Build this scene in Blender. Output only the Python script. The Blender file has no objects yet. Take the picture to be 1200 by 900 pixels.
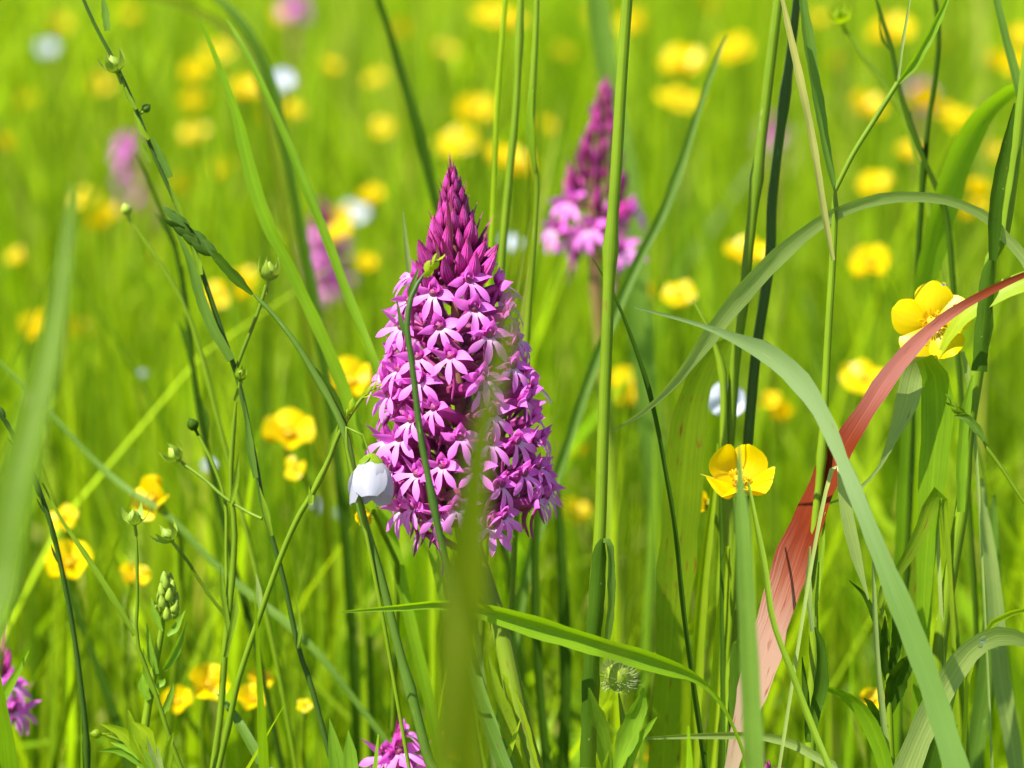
import bpy, math, random
import numpy as np
from mathutils import Vector, Matrix, Quaternion

# ------------------------------------------------------------------ camera, sky, sun, exposure
scene = bpy.context.scene
COL = scene.collection
FOC = 0.70                       # metres from the lens to the orchid
PITCH = math.radians(14.0)
TGT = Vector((0, 0, 0.25))
FWD = Vector((0, math.cos(PITCH), -math.sin(PITCH)))
UPV = Vector((0, math.sin(PITCH), math.cos(PITCH)))
RIGHT = Vector((1, 0, 0))
CAM = TGT - FWD * FOC
PXM = 0.0002                     # metres per photo pixel at the orchid

cam_d = bpy.data.cameras.new('camera'); cam = bpy.data.objects.new('camera', cam_d); COL.objects.link(cam)
cam.location = CAM
cam.rotation_euler = (math.pi / 2 - PITCH, 0, 0)
cam_d.sensor_width = 17.3; cam_d.lens = 17.3 * FOC / 0.24
cam_d.clip_start = 0.01; cam_d.clip_end = 500
cam_d.dof.use_dof = True; cam_d.dof.focus_distance = FOC - 0.012; cam_d.dof.aperture_fstop = 4.8
scene.camera = cam

SUN = Vector((-0.46, -0.24, 0.86)).normalized()     # towards the sun: high, from the left
elev = math.asin(SUN.z); azim = math.atan2(SUN.x, SUN.y)
world = bpy.data.worlds.new('World'); scene.world = world; world.use_nodes = True
wn = world.node_tree.nodes; wl = world.node_tree.links
sky = wn.new('ShaderNodeTexSky'); sky.sky_type = 'NISHITA'; sky.sun_disc = False
sky.sun_elevation = elev; sky.sun_rotation = azim
wl.new(sky.outputs[0], wn['Background'].inputs[0]); wn['Background'].inputs[1].default_value = 0.085
sd = bpy.data.lights.new('sun', 'SUN'); so = bpy.data.objects.new('sun', sd); COL.objects.link(so)
sd.energy = 5.0; sd.angle = math.radians(0.5); sd.color = (1.0, 0.96, 0.88)
so.rotation_euler = SUN.to_track_quat('Z', 'Y').to_euler(); so.location = (-1, -0.3, 3)
scene.view_settings.view_transform = 'Standard'; scene.view_settings.look = 'None'
scene.view_settings.gamma = 1; scene.view_settings.use_curve_mapping = False
scene.view_settings.exposure = 1.35
scene.cycles.use_denoising = True
scene.cycles.max_bounces = 8; scene.cycles.diffuse_bounces = 4; scene.cycles.transmission_bounces = 5
scene.cycles.transparent_max_bounces = 4

rng = random.Random(7)
nrg = np.random.default_rng(11)

def P(x, y, d=0.0):
    """photo pixel + distance behind the orchid (cm) -> world point"""
    D = FOC + d / 100.0
    k = PXM * D / FOC
    return CAM + FWD * D + RIGHT * ((x - 600) * k) + UPV * ((450 - y) * k)

# ------------------------------------------------------------------ materials
def nodes_of(name):
    m = bpy.data.materials.new(name); m.use_nodes = True
    nt = m.node_tree; nt.nodes.clear()
    return m, nt, nt.nodes, nt.links

def math_node(nt, op, a, b=None, clamp=False):
    n = nt.nodes.new('ShaderNodeMath'); n.operation = op; n.use_clamp = clamp
    for i, v in enumerate((a, b)):
        if v is None: continue
        if hasattr(v, 'is_output'): nt.links.new(v, n.inputs[i])
        else: n.inputs[i].default_value = v
    return n.outputs[0]

def mixc(nt, f, a, b, mode='MIX'):
    n = nt.nodes.new('ShaderNodeMix'); n.data_type = 'RGBA'; n.blend_type = mode
    for s, v in ((n.inputs[0], f), (n.inputs[6], a), (n.inputs[7], b)):
        if hasattr(v, 'is_output'): nt.links.new(v, s)
        elif isinstance(v, (int, float)): s.default_value = v
        else: s.default_value = (*v, 1)
    return n.outputs[2]

def ramp(nt, f, stops):
    n = nt.nodes.new('ShaderNodeValToRGB'); nt.links.new(f, n.inputs[0])
    e = n.color_ramp.elements
    while len(e) < len(stops): e.new(0.5)
    for el, (p, c) in zip(e, stops):
        el.position = p; el.color = (*c, 1)
    return n.outputs[0]

def leaf_mat(name, col, trans, mix=0.45, rough=0.46, spec=0.22, vein=11, var=0.25, attr=False,
             spots=None, ends=None, along=None):
    m, nt, N, L = nodes_of(name)
    uv = N.new('ShaderNodeUVMap'); sep = N.new('ShaderNodeSeparateXYZ'); L.new(uv.outputs[0], sep.inputs[0])
    u, v = sep.outputs[0], sep.outputs[1]
    tc = N.new('ShaderNodeTexCoord')
    nz = N.new('ShaderNodeTexNoise'); nz.inputs['Scale'].default_value = 90; nz.inputs['Detail'].default_value = 3
    L.new(tc.outputs['Object'], nz.inputs['Vector'])
    oi = N.new('ShaderNodeObjectInfo')
    st = math_node(nt, 'SINE', math_node(nt, 'MULTIPLY', u, vein * 6.283))
    sm = N.new('ShaderNodeMapping'); sm.inputs['Scale'].default_value = (vein * 2.6, 5.0, 1); L.new(uv.outputs[0], sm.inputs[0])
    sn = N.new('ShaderNodeTexNoise'); sn.inputs['Scale'].default_value = 1.0; sn.inputs['Detail'].default_value = 4; L.new(sm.outputs[0], sn.inputs['Vector'])
    rib = math_node(nt, 'SUBTRACT', 1.0, math_node(nt, 'MULTIPLY', math_node(nt, 'ABSOLUTE', math_node(nt, 'SUBTRACT', u, 0.5)), 16.0), True)
    fac = math_node(nt, 'ADD', math_node(nt, 'MULTIPLY', nz.outputs[0], 0.9), math_node(nt, 'MULTIPLY', oi.outputs['Random'], 0.5))
    fac = math_node(nt, 'ADD', fac, math_node(nt, 'ADD', math_node(nt, 'MULTIPLY', math_node(nt, 'SUBTRACT', sn.outputs[0], .5), 1.3), math_node(nt, 'MULTIPLY', rib, 0.35)))
    fac = math_node(nt, 'SUBTRACT', fac, 0.2, True)
    lo = [c * (1 - var) for c in col]; hi = [min(1, c * (1 + var * 1.25)) for c in col]; hi[0] = min(1, hi[0] * 1.18)
    c = mixc(nt, fac, lo, hi)
    tlo = [x * (1 - var * 0.8) for x in trans]; thi = [min(1, x * (1 + var)) for x in trans]
    t = mixc(nt, fac, tlo, thi)
    if along:                                  # colour changes from base to tip, light and shade included on some leaves
        rv = ramp(nt, math_node(nt, 'ADD', v, math_node(nt, 'MULTIPLY', math_node(nt, 'SUBTRACT', sn.outputs[0], .5), .10)), along)
        c = mixc(nt, 0.8, c, rv); t = mixc(nt, 0.8, t, rv)
    if attr:
        at = N.new('ShaderNodeAttribute'); at.attribute_name = 'tint'
        c = mixc(nt, 1.0, c, at.outputs[0], 'MULTIPLY'); t = mixc(nt, 1.0, t, at.outputs[0], 'MULTIPLY')
    if spots:
        mp = N.new('ShaderNodeMapping'); mp.inputs['Scale'].default_value = (5, 22, 1); L.new(uv.outputs[0], mp.inputs[0])
        n2 = N.new('ShaderNodeTexNoise'); n2.inputs['Scale'].default_value = 1.6; n2.inputs['Detail'].default_value = 3
        L.new(mp.outputs[0], n2.inputs['Vector'])
        s = N.new('ShaderNodeMapRange'); s.inputs[1].default_value = 0.61; s.inputs[2].default_value = 0.72
        L.new(n2.outputs[0], s.inputs[0])
        c = mixc(nt, s.outputs[0], c, spots); t = mixc(nt, s.outputs[0], t, [x * 0.8 for x in spots])
    if not spots and not attr:                 # sparse rust specks and small bleached flecks
        mp = N.new('ShaderNodeMapping'); mp.inputs['Scale'].default_value = (3, 30, 1); L.new(uv.outputs[0], mp.inputs[0])
        ad = N.new('ShaderNodeVectorMath'); ad.operation = 'ADD'; L.new(mp.outputs[0], ad.inputs[0])
        cx = N.new('ShaderNodeCombineXYZ'); L.new(math_node(nt, 'MULTIPLY', oi.outputs['Random'], 90.0), cx.inputs[0]); L.new(cx.outputs[0], ad.inputs[1])
        n2 = N.new('ShaderNodeTexNoise'); n2.inputs['Scale'].default_value = 1.5; n2.inputs['Detail'].default_value = 2; L.new(ad.outputs[0], n2.inputs['Vector'])
        for lo_, hi_, cc_ in ((.70, .76, (.20, .09, .02)), (.30, .24, (.34, .40, .12))):
            s = N.new('ShaderNodeMapRange'); s.inputs[1].default_value = lo_; s.inputs[2].default_value = hi_; L.new(n2.outputs[0], s.inputs[0])
            f = math_node(nt, 'MULTIPLY', s.outputs[0], .6); c = mixc(nt, f, c, cc_); t = mixc(nt, f, t, cc_)
    pb = N.new('ShaderNodeBsdfPrincipled')
    L.new(c, pb.inputs['Base Color']); pb.inputs['Roughness'].default_value = rough
    pb.inputs['Specular IOR Level'].default_value = spec
    bp = N.new('ShaderNodeBump'); bp.inputs['Strength'].default_value = 0.2; bp.inputs['Distance'].default_value = 0.00012
    L.new(math_node(nt, 'ADD', math_node(nt, 'MULTIPLY', st, 0.4), math_node(nt, 'MULTIPLY', sn.outputs[0], 2.0)), bp.inputs['Height']); L.new(bp.outputs[0], pb.inputs['Normal'])
    tr = N.new('ShaderNodeBsdfTranslucent'); L.new(t, tr.inputs[0])
    mx = N.new('ShaderNodeMixShader'); mx.inputs[0].default_value = mix
    L.new(pb.outputs[0], mx.inputs[1]); L.new(tr.outputs[0], mx.inputs[2])
    out = N.new('ShaderNodeOutputMaterial'); L.new(mx.outputs[0], out.inputs[0])
    return m

def petal_mat(name, stops, mix=0.4, rough=0.5, spec=0.3, tboost=1.15, mott=0.16, veins=0.10, bump=.25, shift=0.0):
    """stops: colours from petal base (0) to tip (1)"""
    m, nt, N, L = nodes_of(name)
    uv = N.new('ShaderNodeUVMap'); sep = N.new('ShaderNodeSeparateXYZ'); L.new(uv.outputs[0], sep.inputs[0])
    tc = N.new('ShaderNodeTexCoord')
    nz = N.new('ShaderNodeTexNoise'); nz.inputs['Scale'].default_value = 700; nz.inputs['Detail'].default_value = 2
    L.new(tc.outputs['Object'], nz.inputs['Vector'])
    st = math_node(nt, 'SINE', math_node(nt, 'MULTIPLY', sep.outputs[0], 38.0))
    vv = math_node(nt, 'ADD', sep.outputs[1], math_node(nt, 'MULTIPLY', math_node(nt, 'SUBTRACT', nz.outputs[0], 0.5), 0.35))
    oi = N.new('ShaderNodeObjectInfo')
    if shift: vv = math_node(nt, 'ADD', vv, math_node(nt, 'MULTIPLY', math_node(nt, 'SUBTRACT', oi.outputs['Random'], .5), shift))
    c = ramp(nt, vv, stops)
    k = math_node(nt, 'ADD', math_node(nt, 'MULTIPLY', oi.outputs['Random'], mott * 1.6), math_node(nt, 'MULTIPLY', nz.outputs[0], mott))
    k = math_node(nt, 'ADD', k, math_node(nt, 'MULTIPLY', st, veins * 0.5))
    k = math_node(nt, 'ADD', k, 1 - mott * 1.3)
    cc = N.new('ShaderNodeCombineColor')
    for i in range(3): L.new(k, cc.inputs[i])
    c = mixc(nt, 1.0, c, cc.outputs[0], 'MULTIPLY')
    pb = N.new('ShaderNodeBsdfPrincipled'); L.new(c, pb.inputs['Base Color'])
    pb.inputs['Roughness'].default_value = rough; pb.inputs['Specular IOR Level'].default_value = spec
    bp = N.new('ShaderNodeBump'); bp.inputs['Strength'].default_value = bump; bp.inputs['Distance'].default_value = 0.0002
    L.new(math_node(nt, 'ADD', st, nz.outputs[0]), bp.inputs['Height']); L.new(bp.outputs[0], pb.inputs['Normal'])
    tr = N.new('ShaderNodeBsdfTranslucent'); L.new(mixc(nt, 1.0, c, (tboost,) * 3, 'MULTIPLY'), tr.inputs[0])
    mx = N.new('ShaderNodeMixShader'); mx.inputs[0].default_value = mix
    L.new(pb.outputs[0], mx.inputs[1]); L.new(tr.outputs[0], mx.inputs[2])
    out = N.new('ShaderNodeOutputMaterial'); L.new(mx.outputs[0], out.inputs[0])
    return m

M = {}
M['grass'] = leaf_mat('grass_green', (.130, .260, .006), (.32, .55, .004))
M['lime'] = leaf_mat('grass_lime', (.22, .335, .006), (.47, .65, .004), mix=.5)
M['dark'] = leaf_mat('grass_dark', (.036, .088, .005), (.075, .165, .004), mix=.35, spec=.05)
M['blue'] = leaf_mat('grass_blue_green', (.095, .190, .020), (.18, .35, .010), spec=.25)
M['pale'] = leaf_mat('grass_pale', (.23, .33, .085), (.34, .48, .030), rough=.4, spec=.4, vein=8)
M['mid'] = leaf_mat('grass_mid', (.085, .170, .004), (.20, .34, .002), spec=.1)
M['fold'] = leaf_mat('grass_grey_green', (.14, .26, .04), (.30, .46, .03), vein=9, rough=.4, spec=.45,
                     along=[(0, (.13, .25, .03)), (.70, (.15, .27, .045)), (.79, (.25, .35, .14)), (1, (.24, .34, .12))])  # paler towards the tip: light on the fold is put into the colour
M['straw'] = leaf_mat('grass_straw', (.36, .38, .10), (.42, .42, .06), rough=.5)
M['stem'] = leaf_mat('stem_green', (.125, .225, .006), (.25, .40, .004), mix=.25, vein=5)
M['stemdark'] = leaf_mat('stem_dark', (.040, .095, .008), (.07, .15, .005), mix=.15, vein=5)
M['spot'] = leaf_mat('leaf_spotted', (.15, .25, .006), (.31, .46, .003), spots=(.25, .06, .012))
M['olive'] = leaf_mat('grass_olive', (.080, .125, .003), (.14, .22, .002), mix=.45, spec=.05)
M['red'] = leaf_mat('leaf_red', (.24, .07, .025), (.26, .05, .01), mix=.35, rough=.45, spec=.08, vein=12, var=.6,
                    along=[(0, (.26, .24, .08)), (.54, (.36, .29, .19)), (.64, (.40, .25, .19)), (.69, (.22, .06, .035)), (.72, (.12, .010, .002)), (.80, (.13, .014, .002)),  # deep red middle is darkened in the colour to stand for shade there
                           (.85, (.30, .11, .095)), (.90, (.29, .10, .08)), (.94, (.16, .02, .005)), (1, (.15, .03, .008))], spots=(.16, .03, .02))
M['herb'] = leaf_mat('herb_leaf', (.14, .28, .014), (.30, .52, .010), vein=3, rough=.5)
M['capsule'] = leaf_mat('capsule_green', (.22, .34, .035), (.32, .48, .02), mix=.2, vein=5, rough=.45)
M['field'] = leaf_mat('meadow_grass', (.190, .310, .006), (.44, .63, .006), attr=True, vein=2, mix=.5)
MAG = (.60, .085, .50); PNK = (.72, .17, .62)
M['sepal'] = petal_mat('orchid_sepal', [(0, (.58, .09, .47)), (.45, (.82, .19, .74)), (1, (.72, .12, .60))])
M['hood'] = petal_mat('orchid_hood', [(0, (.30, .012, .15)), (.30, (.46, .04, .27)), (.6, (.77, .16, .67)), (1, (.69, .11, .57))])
M['lip'] = petal_mat('orchid_lip', [(0, (.78, .50, .76)), (.20, (.80, .42, .76)), (.42, (.84, .26, .78)), (1, (.78, .17, .70))], shift=.4)
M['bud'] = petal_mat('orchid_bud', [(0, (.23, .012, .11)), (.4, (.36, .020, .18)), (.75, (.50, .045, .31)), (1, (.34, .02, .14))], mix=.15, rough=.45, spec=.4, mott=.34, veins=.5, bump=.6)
M['ovary'] = petal_mat('orchid_ovary', [(0, (.16, .045, .06)), (.5, (.27, .03, .14)), (1, (.40, .04, .26))], mix=.12, rough=.45)
M['spur'] = petal_mat('orchid_spur', [(0, (.42, .05, .28)), (1, (.36, .05, .22))], mix=.2)
M['bract'] = petal_mat('orchid_bract', [(0, (.16, .14, .03)), (.5, (.28, .03, .12)), (1, (.30, .02, .12))], mix=.2)
M['orchidstem'] = leaf_mat('orchid_stem', (.16, .21, .02), (.22, .30, .015), mix=.15, vein=6,
                           along=[(0, (.16, .27, .012)), (.66, (.18, .27, .014)), (.76, (.16, .10, .03)), (1, (.24, .02, .11))])
M['yellow'] = petal_mat('buttercup_petal', [(0, (.58, .36, .0)), (.35, (.68, .48, .0)), (1, (.74, .56, .0))], mix=.38, rough=.35, spec=.2, mott=.08, veins=.03, bump=.05)
M['stamen'] = petal_mat('buttercup_stamen', [(0, (.55, .42, .02)), (1, (.85, .58, .01))], mix=.2)
M['white'] = petal_mat('flax_petal', [(0, (.50, .56, .44)), (.35, (.62, .64, .74)), (1, (.58, .61, .76))], mix=.45, rough=.5, mott=.08)
M['bell'] = petal_mat('bell_petal', [(0, (.36, .46, .22)), (.3, (.42, .42, .46)), (1, (.36, .36, .44))], mix=.42, rough=.5, mott=.08, veins=.02, bump=.04)
M['hair'] = petal_mat('seed_hair', [(0, (.55, .62, .25)), (1, (.75, .78, .55))], mix=.5)

def ground_mat():
    m, nt, N, L = nodes_of('soil')
    tc = N.new('ShaderNodeTexCoord'); nz = N.new('ShaderNodeTexNoise'); nz.inputs['Scale'].default_value = 14; nz.inputs['Detail'].default_value = 8
    L.new(tc.outputs['Object'], nz.inputs['Vector'])
    c = ramp(nt, nz.outputs[0], [(.3, (.05, .06, .015)), (.55, (.09, .13, .02)), (.75, (.14, .18, .03))])
    pb = N.new('ShaderNodeBsdfPrincipled'); L.new(c, pb.inputs['Base Color']); pb.inputs['Roughness'].default_value = .95
    bp = N.new('ShaderNodeBump'); bp.inputs['Distance'].default_value = .01; L.new(nz.outputs[0], bp.inputs['Height']); L.new(bp.outputs[0], pb.inputs['Normal'])
    out = N.new('ShaderNodeOutputMaterial'); L.new(pb.outputs[0], out.inputs[0])
    return m
M['soil'] = ground_mat()

def water_mat():
    m, nt, N, L = nodes_of('water')
    pb = N.new('ShaderNodeBsdfPrincipled'); pb.inputs['Roughness'].default_value = .02; pb.inputs['IOR'].default_value = 1.33
    pb.inputs['Transmission Weight'].default_value = 1.0
    out = N.new('ShaderNodeOutputMaterial'); L.new(pb.outputs[0], out.inputs[0])
    return m
M['water'] = water_mat()

# ------------------------------------------------------------------ geometry helpers
class Geo:
    """vertices, faces and uv of one mesh"""
    def __init__(s): s.v = []; s.f = []; s.uv = []; s.mi = []
    def grid(s, rows, uvs, closed=False, mi=0):
        b = len(s.v); nc = len(rows[0])
        for r, q in zip(rows, uvs):
            s.v.extend(tuple(p) for p in r); s.uv.extend(q)
        for i in range(len(rows) - 1):
            for j in range(nc if closed else nc - 1):
                k = (j + 1) % nc
                s.f.append((b + i * nc + j, b + i * nc + k, b + (i + 1) * nc + k, b + (i + 1) * nc + j)); s.mi.append(mi)
    def mesh(s, name, mats):
        me = bpy.data.meshes.new(name); me.from_pydata(s.v, [], s.f); me.update()
        uvl = me.uv_layers.new(name='UVMap')
        idx = np.empty(len(me.loops), dtype=np.int32); me.loops.foreach_get('vertex_index', idx)
        uvl.data.foreach_set('uv', np.array(s.uv, dtype=np.float32)[idx].ravel())
        for m in (mats if isinstance(mats, (list, tuple)) else [mats]): me.materials.append(M[m])
        me.polygons.foreach_set('use_smooth', [True] * len(me.polygons))
        me.polygons.foreach_set('material_index', s.mi)
        return me

def link(name, me, parent=None, mat=None):
    o = bpy.data.objects.new(name, me); COL.objects.link(o)
    if parent: o.parent = parent
    if mat is not None: o.matrix_local = mat
    return o

def empty(name, loc):
    o = bpy.data.objects.new(name, None); COL.objects.link(o); o.location = loc; o.empty_display_size = .01
    return o

def tag(o, label, cat, group=None):
    o['label'] = label; o['category'] = cat
    if group: o['group'] = group
    return o

def catmull(pts, n):
    """resample a polyline (list of Vector) to n points on a smooth curve; returns points and source parameter"""
    q = [pts[0] * 2 - pts[1]] + list(pts) + [pts[-1] * 2 - pts[-2]]
    seg = [(pts[i + 1] - pts[i]).length for i in range(len(pts) - 1)]
    tot = sum(seg); out = []; par = []; acc = 0; i = 0
    for k in range(n):
        s = tot * k / (n - 1)
        while i < len(seg) - 1 and s > acc + seg[i]: acc += seg[i]; i += 1
        t = min(1, max(0, (s - acc) / max(seg[i], 1e-9)))
        a, b, c, d = q[i:i + 4]
        out.append(.5 * ((2 * b) + (c - a) * t + (2 * a - 5 * b + 4 * c - d) * t * t + (3 * b - a - 3 * c + d) * t ** 3))
        par.append(i + t)
    return out, par

def lerp_list(vals, p):
    i = min(int(p), len(vals) - 2); t = p - i
    return vals[i] * (1 - t) + vals[i + 1] * t

def rooted(pts, drift=1.0):
    """extra points that carry the first point of a plant down to the soil"""
    b = pts[0]; d = (pts[0] - pts[1]).normalized(); h = b.z + 0.006
    hor = Vector((d.x, d.y, 0)); s = min(1.0, .25 * h / max(hor.length * h, 1e-6)) if hor.length > 1e-6 else 0
    hor = hor * h * .45 * drift
    if hor.length > .05: hor *= .05 / hor.length
    if d.z > 0: hor *= .4
    r = Vector((b.x + hor.x, b.y + hor.y, -0.006))
    c1 = b + Vector((d.x, d.y, -abs(d.z))) * h * .4; c2 = r + Vector((0, 0, h * .4))
    out = []
    for k in range(4):
        t = k / 4
        out.append(r * (1 - t) ** 3 + c2 * 3 * t * (1 - t) ** 2 + c1 * 3 * t * t * (1 - t) + b * t ** 3)
    return out

def parse(s, d):
    xy = [tuple(float(a) for a in q.split(',')) for q in s.split()]
    n = len(xy)
    if not isinstance(d, (tuple, list)): d = (d, d)
    return [(x, y, d[0] + (d[1] - d[0]) * i / max(1, n - 1)) for i, (x, y) in enumerate(xy)]

def ribbon(g, pts, w, roll=0.0, fold=.25, n=None, cols=4, mi=0, wave=0.0):
    """leaf blade along pts (metres); w full widths (metres) per point; roll in degrees away from facing the lens side"""
    n = n or max(14, 5 * len(pts))
    c, par = catmull(pts, n)
    rl = roll if isinstance(roll, (list, tuple)) else (roll, roll)
    rows = []; uvs = []
    ph = rng.random() * 6
    for k in range(n):
        T = (c[min(k + 1, n - 1)] - c[max(k - 1, 0)]).normalized()
        N0 = CAM - c[k]; N0 = (N0 - T * N0.dot(T)).normalized()
        a = rl[0] + (rl[-1] - rl[0]) * k / (n - 1) if len(rl) == 2 else lerp_list(rl, k / (n - 1) * (len(rl) - 1))
        N = Quaternion(T, math.radians(a)) @ N0
        S = T.cross(N)
        hw = lerp_list(w, par[k]) * .5 * (1 + .05 * math.sin(k * 1.9 + ph) + .035 * math.sin(k * .83 + 2 * ph))
        asy = 1 + .10 * math.sin(k * .55 + ph)
        row = []
        for j in range(cols + 1):
            u = j / cols * 2 - 1
            row.append(c[k] + S * (u * hw * (asy if u > 0 else 1)) + N * (fold * abs(u) ** 1.3 * hw + wave * hw * math.sin(k * .9 + ph) * u))
        rows.append(row); uvs.append([(j / cols, k / (n - 1)) for j in range(cols + 1)])
    g.grid(rows, uvs, mi=mi)

def tube(g, pts, r, seg=8, n=None, mi=0, v0=0.0, v1=1.0, cap=True, joints=()):
    n = n or max(8, 4 * len(pts))
    c, par = catmull(pts, n)
    T0 = (c[1] - c[0]).normalized(); A = T0.orthogonal().normalized()
    rows = []; uvs = []
    for k in range(n):
        T = (c[min(k + 1, n - 1)] - c[max(k - 1, 0)]).normalized()
        A = (A - T * A.dot(T)).normalized(); B = T.cross(A)
        rr = lerp_list(r, par[k])
        for jt in joints: rr *= 1 + .42 * math.exp(-((k / (n - 1) - jt) / .010) ** 2)
        if cap and k == n - 1: rr *= .3
        rows.append([c[k] + (A * math.cos(6.2832 * j / seg) + B * math.sin(6.2832 * j / seg)) * rr for j in range(seg)])
        uvs.append([(abs(2 * j / seg - 1), v0 + (v1 - v0) * k / (n - 1)) for j in range(seg)])
    g.grid(rows, uvs, closed=True, mi=mi)

def petal(g, p0, p1, p2, hw, side=None, cup=.2, rows=7, cols=4, mi=0, nrm=None, ruffle=0.0, v0=0., v1=1.):
    """petal on a quadratic curve p0,p1,p2 with half widths hw along it"""
    p0, p1, p2 = Vector(p0), Vector(p1), Vector(p2)
    R = []; U = []; ph = rng.random() * 6
    for k in range(rows):
        t = k / (rows - 1)
        c = p0 * (1 - t) ** 2 + p1 * 2 * t * (1 - t) + p2 * t * t
        T = ((p1 - p0) * (1 - t) + (p2 - p1) * t).normalized()
        S = Vector(side) if side is not None else T.cross(Vector(nrm))
        S = (S - T * S.dot(T)).normalized(); Nn = S.cross(T)
        h = lerp_list(hw, t * (len(hw) - 1))
        row = []
        for j in range(cols + 1):
            u = j / cols * 2 - 1
            row.append(c + S * (u * h) + Nn * (cup * u * u * h + ruffle * h * math.sin(5 * t + ph + 2 * u)))
        R.append(row); U.append([(j / cols, v0 + (v1 - v0) * t) for j in range(cols + 1)])
    g.grid(R, U, mi=mi)

def lathe(g, prof, seg=10, mi=0, mat=None, rib=0.0, nrib=5):
    """prof: list of (radius, height)"""
    R = []; U = []
    for k, (r, z) in enumerate(prof):
        row = []
        for j in range(seg):
            a = 6.2832 * j / seg; rr = r * (1 + rib * math.cos(nrib * a))
            p = Vector((rr * math.cos(a), rr * math.sin(a), z))
            row.append(mat @ p if mat else p)
        R.append(row); U.append([(abs(2 * j / seg - 1), k / (len(prof) - 1)) for j in range(seg)])
    g.grid(R, U, closed=True, mi=mi)

def to_frame(origin, z, roll=0.0, s=1.0):
    """matrix with local +Z along z"""
    z = Vector(z).normalized()
    return Matrix.Translation(origin) @ z.to_track_quat('Z', 'Y').to_matrix().to_4x4() @ Matrix.Rotation(roll, 4, 'Z') @ Matrix.Scale(s, 4)

def sizes(px, pts3, w):
    """pixel widths -> metres at each point's distance"""
    return [a * PXM * (FOC + p[2] / 100) / FOC for a, p in zip(w, pts3)]

def widths_for(n, w):
    if isinstance(w, (list, tuple)):
        return [lerp_list(list(w), i / (n - 1) * (len(w) - 1)) for i in range(n)]
    prof = [.7, .9, 1, 1, .95, .8, .55, .08]
    return [w * lerp_list(prof, i / (n - 1) * 7) for i in range(n)]

def world_path(s, d, w, root=True, drift=1.0):
    px = parse(s, d); pts = [P(*p) for p in px]
    ws = sizes(None, px, widths_for(len(px), w))
    if root:
        r = rooted(pts, drift); pts = r + pts; ws = [ws[0] * f for f in (.75, .85, .92, .97)] + ws
    return pts, ws

def base_of(pts): return Vector((pts[0].x, pts[0].y, 0))

def local(pts, b): return [p - b for p in pts]

# ------------------------------------------------------------------ ground
g = Geo(); n = 40
rows = []; uvs = []
for i in range(n + 1):
    t = (i / n * 2 - 1); yy = 60 * math.copysign(abs(t) ** 2.2, t)
    row = []; q = []
    for j in range(n + 1):
        s = (j / n * 2 - 1); xx = 60 * math.copysign(abs(s) ** 2.2, s)
        row.append((xx, yy, -.004 + .008 * math.sin(xx * 3.1 + 1) * math.cos(yy * 2.3) - .008)); q.append((j / n, i / n))
    rows.append(row); uvs.append(q)
g.grid(rows, uvs)
o = link('ground', g.mesh('ground', 'soil')); o['kind'] = 'structure'

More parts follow.
